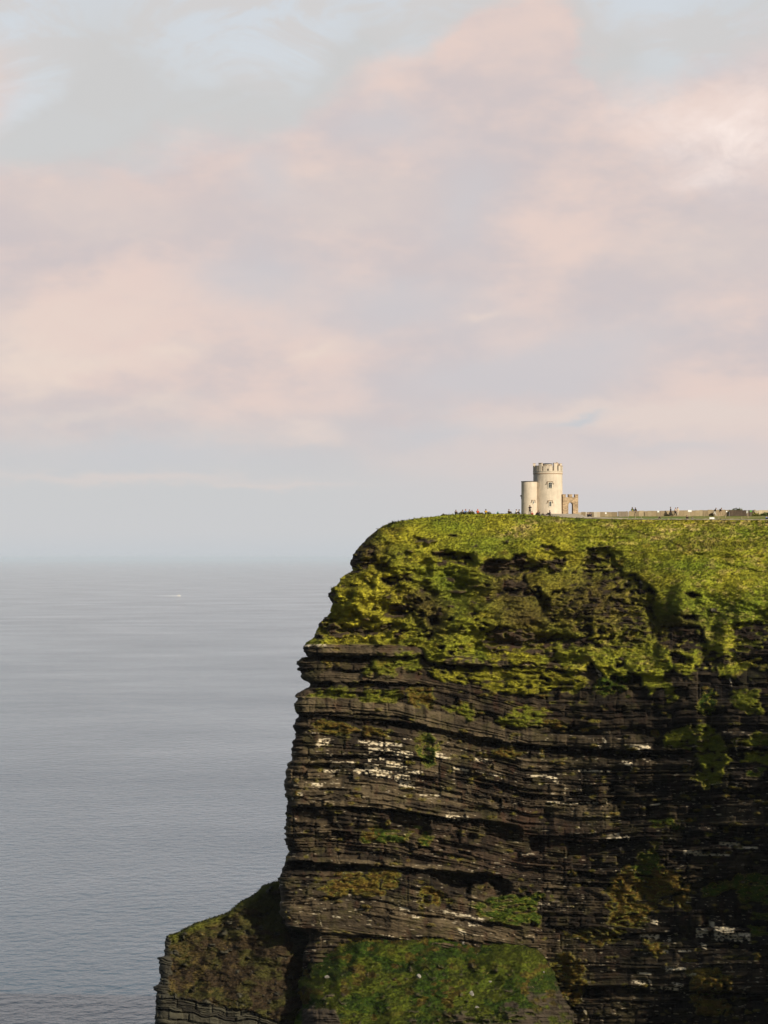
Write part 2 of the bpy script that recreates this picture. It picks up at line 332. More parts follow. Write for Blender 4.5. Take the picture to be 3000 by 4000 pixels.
WHITES = [  # bird-limed ledges: (u0, v0, u1, v1, thickness)
 (1245, 2892, 1290, 2889, 5), (1235, 2905, 1285, 2900, 5), (1400, 2895, 1480, 2902, 5), (1470, 2902, 1570, 2910, 6), (1440, 2925, 1560, 2930, 5),
 (1540, 2938, 1612, 2948, 12), (1200, 2952, 1260, 2957, 4), (1400, 2950, 1500, 2966, 5), (1295, 2985, 1385, 2982, 9), (1290, 2992, 1380, 2992, 5),
 (1420, 2988, 1500, 2994, 5), (1510, 2978, 1570, 2985, 6), (1500, 2999, 1590, 3002, 9), (1560, 3004, 1650, 3018, 7), (1380, 3006, 1530, 3016, 6), (1265, 3012, 1310, 3014, 5),
 (1470, 3028, 1600, 3036, 9), (1560, 3055, 1620, 3066, 15), (1215, 3064, 1260, 3066, 6), (1160, 3100, 1182, 3106, 12),
 (1700, 2938, 1730, 2950, 10), (1850, 2965, 1905, 2970, 8), (1700, 2955, 1760, 2962, 5), (1770, 3000, 1830, 3010, 5), (1860, 3010, 1960, 3030, 6), (1770, 3122, 1800, 3124, 6),
 (1740, 3190, 1830, 3194, 12), (1640, 3106, 1720, 3108, 3), (2120, 3028, 2180, 3044, 6), (2260, 3010, 2390, 3014, 5), (2150, 3045, 2175, 3050, 9), (2060, 3032, 2140, 3030, 4),
 (2355, 2888, 2368, 2900, 10), (2335, 2906, 2350, 2920, 9), (2460, 2914, 2540, 2918, 9), (2430, 2978, 2470, 2986, 12), (2135, 3132, 2200, 3136, 3), (2200, 3138, 2390, 3134, 3),
 (2370, 3270, 2420, 3262, 14), (2380, 3276, 2460, 3266, 6), (2810, 3294, 2890, 3298, 8), (2880, 3310, 2960, 3312, 5), (2670, 3328, 2740, 3330, 9), (2730, 3338, 2850, 3340, 5), (2540, 3146, 2580, 3140, 3),
 (2550, 3600, 2570, 3605, 12), (2500, 3655, 2575, 3655, 7), (2720, 3640, 2765, 3640, 16), (2790, 3630, 2870, 3634, 12), (2790, 3655, 2930, 3656, 14), (2770, 3608, 2790, 3612, 12), (2850, 3664, 2900, 3670, 8), (2740, 3690, 2760, 3700, 16),
 (2590, 3672, 2620, 3672, 5), (2585, 3714, 2610, 3718, 8), (2650, 3715, 2700, 3715, 5), (2600, 3782, 2680, 3786, 10), (2490, 3800, 2550, 3806, 4), (2470, 3835, 2520, 3838, 9), (2530, 3830, 2545, 3840, 12),
 (2580, 3856, 2650, 3866, 7), (2625, 3842, 2670, 3850, 9), (2540, 3862, 2560, 3866, 10), (2690, 3806, 2720, 3806, 6), (2240, 3885, 2275, 3890, 8), (2276, 3940, 2292, 3960, 12),
 (1560, 3542, 1600, 3556, 7), (1730, 3560, 1790, 3574, 8), (1780, 3574, 1840, 3578, 5), (1840, 3584, 1890, 3592, 7), (1830, 3608, 1870, 3612, 9), (1790, 3632, 1820, 3640, 12), (1610, 3580, 1650, 3582, 7),
 (1300, 3580, 1330, 3584, 4), (1480, 3655, 1530, 3656, 4), (1250, 3590, 1256, 3620, 5), (2440, 2272, 2460, 2276, 7), (2500, 2272, 2510, 2276, 6), (2460, 2295, 2480, 2308, 7), (2690, 2300, 2712, 2308, 5), (2780, 2382, 2794, 2384, 5),
 (2240, 2610, 2250, 2650, 14), (2130, 2590, 2132, 2605, 3), (2050, 2590, 2064, 2605, 3), (2850, 2648, 2858, 2678, 9), (2690, 2640, 2694, 2655, 3), (1190, 2522, 1275, 2520, 5),
 (2330, 2618, 2348, 2636, 10), (2860, 2890, 2880, 2900, 12), (2870, 2916, 2880, 2935, 8),
 (1320, 3220, 1335, 3235, 8), (1140, 3110, 1165, 3112, 6),
]
GCOL = np.array([(0.205, 0.225, 0.016), (0.325, 0.300, 0.020), (0.250, 0.150, 0.024), (0.082, 0.135, 0.008), (0.52, 0.40, 0.13), (0.085, 0.055, 0.025)])

def layer(w, U, seed, tmin, tmax, wmin, wmax):
    r = np.random.default_rng(seed)
    th = np.clip(np.exp(r.normal(math.log((tmin * tmax) ** .5), .62, int(3600 / tmin))), tmin * .6, tmax * 2.2)
    b = 1900 + np.cumsum(th)
    i = np.clip(np.searchsorted(b, w) - 1, 0, len(b) - 2)
    rl = r.random(len(b)) ** 1.25; bw = np.clip(np.exp(r.normal(math.log((wmin * wmax) ** .5), .6, len(b))), wmin * .6, wmax * 1.8); of = r.uniform(0, 5000, len(b))
    c = (U + of[i]) / bw[i]
    c = c + 1.1 * (vnoise(U / (bw[i] * 1.7), i * 3.7, seed) - .5)
    ci = np.floor(c); fr = c - ci
    return rl[i], hash2(ci, i, seed), np.minimum(fr, 1 - fr) * bw[i], np.minimum(w - b[i], b[i + 1] - w), i

def bandmask(U, V, pts, soft):
    p = np.array(pts, float)
    jit = (fbm(U / 40, V / 200, 3, 5) - .5) * 10 + (hash2(np.floor(U / 37 + p[0][1]), U * 0, 6) - .5) * 7
    vt = np.interp(U, p[:, 0], p[:, 1]) + jit; vb = np.interp(U, p[:, 0], p[:, 2]) + jit
    e = np.minimum(U - p[0, 0] + (30 if p[0, 0] < 1250 else 0), p[-1, 0] - U)
    return sm(V, vt - soft / 2, vt + soft / 2) * (1 - sm(V, vb - soft / 2, vb + soft / 2)) * sm(e, 0, 40)

def grass_colour(U, V, ti, seed=50, scale=1.0):
    """turf colour from the kind of sward: ti indexes GCOL, broken up by patches of other swards"""
    n1 = fbm(U / 90 * scale, V / 50 * scale, 4, seed); n2 = fbm((U + V * .7) / 34 * scale, (V - U * .25) / 13 * scale, 4, seed + 9); n3 = fbm(U / 45, V / 30, 4, seed + 21)
    c = GCOL[ti].copy()
    k = sm(n2, 0.42, 0.78)[..., None] * 0.36
    c = c * (1 - k) + GCOL[1] * k * np.where(ti == 3, .5, 1.0)[..., None] + GCOL[3] * k * np.where(ti == 3, .5, 0.0)[..., None]
    k = sm(n1, 0.55, 0.85)[..., None] * 0.4
    c = c * (1 - k) + GCOL[3] * k
    k = sm(n3, 0.64, 0.84)[..., None] * 0.45
    c = c * (1 - k) + GCOL[2] * k
    return c * (0.92 + 0.16 * hash2(np.floor(U / 3), np.floor(V / 3), seed))[..., None]

STRAW = [(2075, 2040, 46, 14), (2000, 2088, 60, 16), (2040, 2062, 40, 14), (2700, 2060, 60, 16), (2620, 2070, 60, 12), (2720, 2146, 70, 9), (2850, 2040, 140, 12), (2560, 2100, 50, 14), (2750, 2110, 50, 14), (2400, 2052, 60, 10), (2960, 2045, 60, 10), (2180, 2036, 30, 8)]
def upper_sward(U, V):
    """colour of the turf on the upper slope"""
    n = fbm(U / 130, V / 75, 4, 71)
    ti = np.zeros(U.shape, int)
    c = grass_colour(U, V, ti, 60)
    # warm yellow sward on the seaward buttress
    k = (1 - sm(((U - 1400) / 230) ** 2 + ((V - 2340) / 190) ** 2, .4, 1.3))[..., None] * 0.75
    c = c * (1 - k) + (GCOL[1] * 1.15) * k
    k = sm(n, .48, .72)[..., None] * .7
    c = c * (1 - k) + GCOL[1] * k
    # deep green run between the shoulder and the tower
    for (a, b, ru, rv) in [(1870, 2130, 120, 40), (1760, 2060, 120, 36), (1960, 2105, 80, 16), (2250, 2030, 120, 8), (2700, 2210, 200, 30), (2960, 2380, 120, 80), (1770, 2280, 110, 100), (2700, 2400, 160, 120), (2880, 2080, 130, 30)]:
        k = np.exp(-(((U - a) / ru) ** 2 + ((V - b) / rv) ** 2))[..., None] * .6
        c = c * (1 - k) + GCOL[3] * 1.3 * k
    s = 0
    for (a, b, ru, rv) in STRAW:
        s = s + np.exp(-(((U - a) / ru) ** 2 + ((V - b) / rv) ** 2))
    s = np.clip(s, 0, 1) * sm(fbm(U / 14, V / 9, 3, 77), .38, .6) * .8
    s = np.maximum(s, sm(fbm(U / 26, V / 12, 4, 79), .60, .72) * sm(U, 2100, 2400) * .34)
    c = c * (1 - s[..., None]) + GCOL[4] * s[..., None]
    # dull ochre turf among the broken shale
    for (a, b, ru, rv) in [(2330, 2350, 230, 150), (1700, 2420, 60, 80), (2000, 2300, 130, 110), (2050, 2420, 120, 60), (1430, 2150, 90, 60), (1640, 2350, 80, 60), (2650, 2450, 120, 60)]:
        k = np.exp(-(((U - a) / ru) ** 2 + ((V - b) / rv) ** 2))[..., None] * .85
        c = c * (1 - k) + np.array((.070, .048, .015)) * k
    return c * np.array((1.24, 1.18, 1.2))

def cliff_fields(U, V):
    """depth, turf mask and colour of the main face"""
    D = base_depth(U, V)
    wu = U + (fbm(U / 30, V / 30, 4, 101) - .5) * 46; wv = V + (fbm(U / 34, V / 26, 4, 131) - .5) * 34
    upedge = np.interp(U, UP_EDGE_U, UP_EDGE_V)
    rag = (fbm(U / 75, V / 300, 4, 25) - .38) * sm(U, 1620, 1720)
    up = (V + (fbm(U / 14, V / 14, 3, 5) - .5) * (8 + 50 * sm(U, 1700, 1900)) - rag * 190 < upedge)
    rock = np.zeros(U.shape, bool)
    for p in ROCKS_UP:
        rock |= inpoly(wu, wv, p)
    mix = (inpoly(wu, wv, ROCKS_UP[14]) & (fbm(U / 18, V / 12, 4, 303) > .52)) | (fbm(U / 26, V / 11, 4, 307) > .63)
    bare = rock & ~mix
    extra = up & (fbm(U / 42, V / 22, 4, 404) > .685) & (V > crest_v(U) + 70) & (U < 2000)
    G = (up & ~bare & ~extra)
    low = np.full(U.shape, -1)
    lu = wu + (fbm(U / 13, V / 10, 3, 515) - .5) * 40 + (fbm(U / 70, V / 50, 3, 516) - .5) * 60; lv = wv + (fbm(U / 60, V / 22, 4, 517) - .5) * 44
    for p, t in GRASS_LOW:
        m = inpoly(lu, lv, p) & ~up & (fbm(U / 24, V / 11, 4, 505) > .40)
        low[m] = t
    # odd tufts on ledges
    spr = (~up) & (low < 0) & (fbm(U / 40, V / 14, 4, 606) > .775)
    low[spr] = 2
    G |= low >= 0
    Gs = blur(G.astype(float), 3)
    # large shapes
    for (a, b, ru, rv, m) in BUMPS:
        r2 = ((U - a) / ru) ** 2 + ((V - b) / rv) ** 2
        D = D - m * np.clip(1 - r2, 0, 1) ** 1.5
    D = D - 1.6 * (fbm(U / 260, V / 240, 4, 21) - .5) * 2
    for (p, m, s) in BANDS:
        bk = bandmask(U, V, p, s)
        if m < -1: bk = bk * (.22 + .78 * sm(fbm(U / 75 + m, V / 90 + p[0][1], 3, 23), .36, .58))
        D = D - (m * 1.35 if m < 0 else m * 1.1) * bk
    # bedding and joints
    w = V - dip(U, V) + (fbm(U / 150, V / 150, 4, 33) - .5) * 16
    upk = np.where(V < upedge, 1.0, 0.0)
    rk = 1 - Gs
    a1 = layer(w, U, 1, 24, 64, 90, 330); a2 = layer(w, U, 2, 7, 20, 40, 220); a3 = layer(w, U, 3, 3.5, 8, 20, 120)
    # crumbly shale in the upper part: thinner, sagging beds
    ws = V + (fbm(U / 70, V / 90, 4, 35) - .5) * 60
    s3 = layer(ws, U, 4, 4, 10, 16, 70)
    pb = np.zeros(U.shape)
    for k in (0, 3, 5, 10, 11, 13, 15, 17, 19, 22, 25):
        pb = np.maximum(pb, bandmask(U, V, BANDS[k][0], 4))
    rk = rk * (1 - .5 * pb)
    rough = .45 + 1.1 * sm(fbm(U / 150, V / 60, 4, 37), .3, .7)
    crk = sm(fbm(U / 60, V / 45, 4, 39), .38, .62)
    D = D - (rk * 0.9 + .1) * ((.75 * a1[0] + 0.75 * a1[1]) * (1 - .6 * upk) - .65)
    D = D - rk * rough * (1 - .35 * upk) * (0.75 * sm(a2[0], .3, .55) * (a2[1] > .22) + 0.62 * a2[1] - .6)
    D = D - rk * rough * np.where(upk > 0, 0.55 * s3[0] + .45 * s3[1], 0.34 * a3[0] * (a3[1] > .3) + .32 * a3[1])
    D = D - rk * upk * (fbm(U / 60, V / 22, 4, 36) - .5) * 3.2
    D = D + rk * (1 - .7 * upk) * (crk * .5 * np.exp(-(a2[2] / 2.4) ** 2) * (a2[1] > .5) + .55 * a2[0] * np.exp(-(a2[3] / 1.6) ** 2) + .5 * np.exp(-(a1[2] / 3) ** 2) * (a1[1] > .4) + .7 * a1[0] * np.exp(-(a1[3] / 2.5) ** 2))
    D = D - rk * (1 - upk) * (fbm(U / 110, V / 70, 4, 38) - .5) * 2.0
    shl = blur((rock & up).astype(float), 2)
    D = D + shl * 1.0
    # turf: cushions and little terraces
    h = fbm(U / 34, V / 15, 5, 41, .55)
    rid = 1 - np.abs(fbm(U / 44, V / 13, 4, 43) - .5) * 4
    hh = fbm(U / 70, V / 34, 4, 49, .6)
    calm = 1 - .80 * np.maximum(sm(U, 1900, 2350) * sm(V, 2420, 2300), sm(V, 2230, 2110) * sm(U, 1500, 1650))
    D = D - Gs * (((h - .5) * 1.4 * calm + (hh - .5) * 3.4 * calm + (fbm(U / 190, V / 110, 3, 51) - .5) * 5.0 * (.5 + .5 * calm)) * np.where(upk > 0, 1, .5) + rid * .34 * calm + .35)
    lump = np.clip(1 - sm(((U - 1450) / 330) ** 2 + ((V - 2330) / 200) ** 2, .5, 1.4), 0, 1)
    D = D - Gs * lump * (fbm(U / 55, V / 40, 4, 45) - .5) * 7.0
    D = D + (fbm(U / 7, V / 5, 2, 47) - .5) * .22
    # ---- colour
    rb = 0.35 * a2[1] + .3 * a1[1] + .35 * a3[1]
    n = fbm(U / 60, V / 60, 5, 55)
    dark = np.array((0.017, 0.0140, 0.0105)); mid = np.array((0.031, 0.0238, 0.0152)); pale = np.array((0.105, 0.085, 0.052)); olive = np.array((0.062, 0.058, 0.022)); rust = np.array((0.065, 0.034, 0.020))
    t = np.clip(rb * .95 + (n - .5) * 1.5, 0, 1)[..., None]
    c = np.where(t < .5, dark + (mid - dark) * (t / .5), mid + (pale - mid) * ((t - .5) / .5))
    # named lithologies: pale sandstone beds, dark shale
    pb = pb * (1 - .55 * sm(V, 3380, 3450)) * (.55 + .6 * sm(fbm(U / 120, V / 50, 4, 69), .35, .65))
    pk = (pb * (.45 + .55 * a2[1]) * .75)[..., None]
    c = c * (1 - pk) + np.array((.165, .137, .085)) * pk
    shale = np.maximum(sm(((U - 2000) / 400) ** 2 + ((V - 3300) / 130) ** 2, 1.2, .5), upk * .75)[..., None]
    c = c * (1 - shale) + (np.array((0.050, 0.036, 0.024)) * (0.4 + 1.1 * s3[1][..., None])) * shale
    k = (sm(fbm(U / 50, V / 40, 4, 57), .55, .72) * (1 - .6 * upk))[..., None] * .6
    c = c * (1 - k) + olive * k
    k = sm(fbm(U / 34, V / 60, 4, 59), .62, .75)[..., None] * .5
    c = c * (1 - k) + rust * k
    darken = sm(fbm(U / 24, V / 150, 4, 58), .58, .75)[..., None] * .5      # seepage streaks
    c = c * (1 - darken)
    darken = (.50 * sm(U + (fbm(U / 80, V / 120, 4, 68) - .5) * 500, 1950, 2550))[..., None]      # rock made darker towards the landward side
    c = c * (1 - darken)
    c = c * np.array((.88, .79, .69))
    wm = np.zeros(U.shape)
    brk = fbm(U / 9, V / 5, 3, 61); drip = fbm(U / 13, V / 60, 2, 63)
    for (u0, v0, u1, v1, th) in WHITES:
        if (1190 < u0 < 1660 and 2880 < v0 < 3080) or (u0 > 2700 and 3600 < v0 < 3680): th = th * 1.55
        sel = (U > u0 - 12) & (U < u1 + 12) & (V > min(v0, v1) - th - 6) & (V < max(v0, v1) + th + 26)
        if not sel.any(): continue
        u = U[sel]; v = V[sel]
        vc = v0 + (v1 - v0) * np.clip((u - u0) / max(u1 - u0, 1), 0, 1)
        d = v - vc
        dn = th * .5 + 34 * np.clip(drip[sel] - .5, 0, 1) * (th > 5)
        m = sm(u, u0 - 4, u0 + 4) * (1 - sm(u, u1 - 4, u1 + 4)) * (1 - sm(np.abs(d), np.where(d > 0, dn, th * .5), np.where(d > 0, dn, th * .5) + 3)) * sm(brk[sel], .36, .5)
        wm[sel] = np.maximum(wm[sel], m)
    wm = np.maximum(wm, .5 * sm(fbm(U / 24, V / 5, 4, 65), .74, .82) * (V > 2850))
    c = c * (1 - wm[..., None]) + np.array((0.60, 0.51, 0.345)) * wm[..., None]
    gc = upper_sward(U, V)
    lt = np.clip(low, 0, 5)
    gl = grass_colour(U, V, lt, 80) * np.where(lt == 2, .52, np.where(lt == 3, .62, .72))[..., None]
    gc = np.where((low >= 0)[..., None], gl, gc)
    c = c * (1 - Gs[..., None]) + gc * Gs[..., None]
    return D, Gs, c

# ------------------------------------------------------------------ cliff: main face
GRASS_SRC = []      # (points, turf mask, colours, cell area) for the blades
def grid_normals(P, nr, nc, n=3):
    Q = P.reshape(nr, nc, 3)
    gu = np.gradient(Q, axis=1); gv = np.gradient(Q, axis=0)
    N = np.cross(gv, gu); N /= np.maximum(np.linalg.norm(N, axis=2), 1e-9)[..., None]
    N *= np.where(N[..., 1:2] > 0, -1, 1)
    N = np.stack([blur(N[..., k], n) for k in range(3)], axis=2)
    return (N / np.maximum(np.linalg.norm(N, axis=2), 1e-9)[..., None]).reshape(-1, 3)
def face_area(P, nr, nc):
    Q = P.reshape(nr, nc, 3)
    a = np.zeros((nr, nc))
    e1 = Q[1:, :-1] - Q[:-1, :-1]; e2 = Q[:-1, 1:] - Q[:-1, :-1]
    a[:-1, :-1] = np.linalg.norm(np.cross(e1, e2), axis=2)
    return a

def build_cliff():
    sil = np.array(SIL, float)
    nr = int((4300 - 2045) / 2.2); ns = 720
    Vb = np.linspace(2045, 4300, nr)
    us = np.interp(Vb, sil[:, 1], sil[:, 0])
    us = us + (fbm(Vb / 14, Vb * 0, 4, 3) - .5) * 14 * sm(Vb, 2060, 2120) + (hash2(np.floor(Vb / 17 + 4 * vnoise(Vb / 45, Vb * 0, 8)), Vb * 0, 9) - .5) * 9 * sm(Vb, 2100, 2150)
    s = np.linspace(0, 1, ns) ** 1.0
    # a finer start so that the turned edge has cells of its own
    s = np.concatenate([np.linspace(0, .03, 30), np.linspace(.03, 1, ns - 30)[1:]]); ns = len(s)
    U = us[:, None] + s[None, :] * (3420 - us[:, None])
    V = Vb[:, None] + (crest_v(U) - 2045) * (1 - sm(Vb[:, None], 2045, 2300))
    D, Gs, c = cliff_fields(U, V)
    # the first rows meet the plateau
    k = sm(np.arange(nr)[:, None] * np.ones((1, ns)), 0, 8)
    D = crest_y(U) * (1 - k) + D * k
    du = U - us[:, None]
    q = np.clip(1 - du / 75.0, 0, 1)
    D = D + 4.5 * (1 - np.sqrt(np.clip(1 - q ** 2, 0, 1)))
    # hidden seaward return
    nb = 14
    back = (np.arange(nb, 0, -1) / nb) ** 1.6
    Ub = us[:, None] + back[None, :] * 240 + 0 * D[:, :1]
    Db = D[:, :1] + back[None, :] * 150 + (fbm(np.arange(nb)[None, :] * .8 + 0 * Ub, V[:, :1] / 30 + 0 * Ub, 3, 90) - .5) * 3 * (back[None, :] < .9)
    Vk = V[:, :1] + 0 * Ub
    P1 = np.stack(W(U, V, D), axis=2); P0 = np.stack(W(Ub, Vk, Db), axis=2)
    P = np.concatenate([P0, P1], axis=1)
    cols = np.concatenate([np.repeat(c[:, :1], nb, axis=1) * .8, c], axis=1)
    nc = nb + ns
    # foot of the cliff down to the sea
    nf = 90
    foot = P[-1:].repeat(nf, axis=0).copy(); fcol = cols[-1:].repeat(nf, axis=0)
    zz = np.linspace(P[-1, nb:, 2].mean() - 1, -4, nf)
    for i, z in enumerate(zz):
        uu = np.arange(nc) * 3.7; li = np.floor(i / 3 + .7 * vnoise(uu / 200, uu * 0, 66))
        blk = hash2(np.floor(uu / (40 + 60 * hash2(li, li * 0, 67))), li, 68)
        foot[i, :, 2] = z + (foot[i, :, 2] - P[-1, nb:, 2].mean()) * (1 - i / nf); foot[i, :, 1] += -.06 * i - 1.6 * (hash2(li, li * 0, 65) + blk - 1) - 3 * (fbm(uu / 150, np.full(nc, i / 14.0), 3, 64) - .5)
        fcol[i] = np.array((.03, .024, .017)) * (.5 + 1.5 * blk + hash2(li, li * 0, 69))[:, None]
    P = np.concatenate([P, foot], axis=0); cols = np.concatenate([cols, fcol], axis=0)
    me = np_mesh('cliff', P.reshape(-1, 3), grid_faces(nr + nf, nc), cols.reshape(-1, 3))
    me.materials.append(M_CLIFF)
    o = link(bpy.data.objects.new('cliff', me))
    tag(o, 'tall layered dark rock cliff with a turf covered upper slope', 'cliff', kind='structure')
    A = face_area(P1.reshape(-1, 3), nr, ns)
    GRASS_SRC.append((P1.reshape(-1, 3), (Gs * (du > 6) * (U < 3080)).ravel(), c.reshape(-1, 3), A.ravel(), 34, (V < 2540).ravel(), grid_normals(P1, nr, ns, 7)))
    return P1

P_CLIFF = build_cliff()

# ------------------------------------------------------------------ lower grassy spur on the seaward side
SPUR = [(600, 3857), (603, 3855), (620, 3845), (621, 3800), (622, 3760), (616, 3742), (640, 3735), (646, 3672), (650, 3655), (680, 3649), (700, 3640), (770, 3605), (850, 3580), (900, 3560), (930, 3530), (970, 3505), (1000, 3490), (1025, 3462), (1060, 3450), (1095, 3443), (1260, 3440)]
SPUR_SIL = [(1095, 3440), (1060, 3450), (1025, 3462), (1000, 3490), (970, 3505), (930, 3530), (900, 3560), (850, 3580), (770, 3605), (700, 3640), (680, 3649), (652, 3655), (646, 3672), (641, 3735), (613, 3740), (622, 3760), (622, 3800), (628, 3820), (620, 3845), (600, 3855), (602, 3870), (612, 3875), (610, 3900), (605, 3950), (603, 4000), (600, 4400)]
def build_spur():
    sil = np.array(SPUR_SIL, float)
    nr, ns = 430, 330
    Vb = np.concatenate([np.linspace(3440, 4040, nr - 30), np.linspace(4044, 4300, 30)])
    us = np.interp(Vb, sil[:, 1], sil[:, 0]) + (fbm(Vb / 8, Vb * 0, 3, 13) - .5) * 9 * sm(Vb, 3445, 3470)
    s = np.linspace(0, 1, ns)
    U = us[:, None] + s[None, :] * (1300 - us[:, None]); V = Vb[:, None] + 0 * U
    # the spur leans away to the sea: nearer towards its foot and towards the middle
    D = np.interp(V, [3440, 3600, 3880, 3900, 4300], [410, 404.5, 395.5, 394.5, 391]) + (900 - U) * .006
    gul = sm(U, 1080, 1230)
    D = D + gul * 3.5
    rockline = np.interp(U, [600, 640, 700, 800, 1000, 1200, 1300], [3850, 3868, 3890, 3910, 3965, 4010, 4020]) + (fbm(U / 30, V / 30, 3, 14) - .5) * 40
    G = (V < rockline) & ~((U < 665 + (fbm(U / 20, V / 20, 3, 15) - .5) * 40) & (V > 3650)) & (fbm(U / 30, V / 24, 4, 16) < .70)
    G &= ~inpoly(U + (fbm(U / 30, V / 30, 3, 17) - .5) * 40, V, [(1100, 3560), (1300, 3560), (1300, 3760), (1150, 3740), (1120, 3640)])
    Gs = blur(G.astype(float), 3); rk = 1 - Gs
    w = V - (U - 600) * .12
    w = w + (fbm(U / 90, V / 90, 4, 35) - .5) * 40
    a1 = layer(w, U, 31, 24, 50, 90, 240); a2 = layer(w, U, 32, 8, 18, 30, 110); a3 = layer(w, U, 33, 4, 8, 20, 70)
    D = D - rk * (.9 * a1[0] + .5 * a1[1] + .4 * a2[0] + .4 * a2[1] + .2 * a3[1] - .9)
    D = D + rk * (.4 * np.exp(-(a2[3] / 1.8) ** 2) + .5 * np.exp(-(a1[2] / 3) ** 2) + .6 * np.exp(-(a1[3] / 3) ** 2))
    D = D - Gs * ((fbm(U / 30, V / 16, 5, 34, .55) - .5) * 1.6 + (fbm(U / 120, V / 120, 3, 36) - .5) * 5)
    n = fbm(U / 60, V / 40, 4, 37)
    brown = np.array((0.046, 0.030, 0.014)); ol = np.array((0.056, 0.052, 0.011)); och = np.array((0.098, 0.070, 0.020))
    k = sm(n + np.interp(V, [3500, 3650, 3800], [.12, .0, -.05]), .42, .62)[..., None]
    gc = brown * (1 - k) + ol * k
    k = (sm(fbm(U / 24, V / 16, 4, 38), .5, .7) * sm(U, 1050, 760))[..., None]
    gc = gc * (1 - k) + och * k
    edge = np.clip(1 - (V - np.interp(U, *zip(*sorted([(a, b) for a, b in SPUR])))) / 40, 0, 1)[..., None] * .7
    gc = gc * (1 - edge) + GCOL[0] * .8 * edge
    t = np.clip(.5 * a2[1] + .5 * a1[1] + (fbm(U / 40, V / 30, 4, 39) - .5), 0, 1)[..., None]
    rc = np.array((.022, .019, .014)) * (1 - t) + np.array((.085, .078, .050)) * t
    c = rc * rk[..., None] + gc * Gs[..., None]
    du = U - us[:, None]
    q = np.clip(1 - du / 40.0, 0, 1)
    D = D + 3.0 * (1 - np.sqrt(np.clip(1 - q ** 2, 0, 1)))
    nb = 8; back = (np.arange(nb, 0, -1) / nb) ** 1.5
    Ub = us[:, None] + back[None, :] * 90; Db = D[:, :1] + back[None, :] * 60
    P1 = np.stack(W(U, V, D), axis=2); P0 = np.stack(W(Ub, V[:, :1] + 0 * Ub + back[None, :] * 30, Db), axis=2)
    P = np.concatenate([P0, P1], axis=1)
    cols = np.concatenate([np.repeat(c[:, :1], nb, axis=1) * .8, c], axis=1)
    foot = P[-1:].repeat(2, axis=0).copy()
    for i, zz in enumerate((50.0, -4.0)):
        foot[i, :, 2] = zz; foot[i, :, 1] -= 4 * (i + 1)
    P = np.concatenate([P, foot]); cols = np.concatenate([cols, cols[-1:].repeat(2, axis=0)])
    me = np_mesh('cliff_spur', P.reshape(-1, 3), grid_faces(nr + 2, nb + ns), cols.reshape(-1, 3))
    me.materials.append(M_CLIFF)
    o = link(bpy.data.objects.new('cliff_spur', me))
    tag(o, 'low brown grassy spur running down to the sea below the cliff', 'cliff', kind='structure')
    A = face_area(P1.reshape(-1, 3), nr, ns)
    GRASS_SRC.append((P1.reshape(-1, 3), (Gs * (V < 4060)).ravel(), c.reshape(-1, 3), A.ravel(), 16, np.zeros(U.size, bool), grid_normals(P1, nr, ns)))
build_spur()

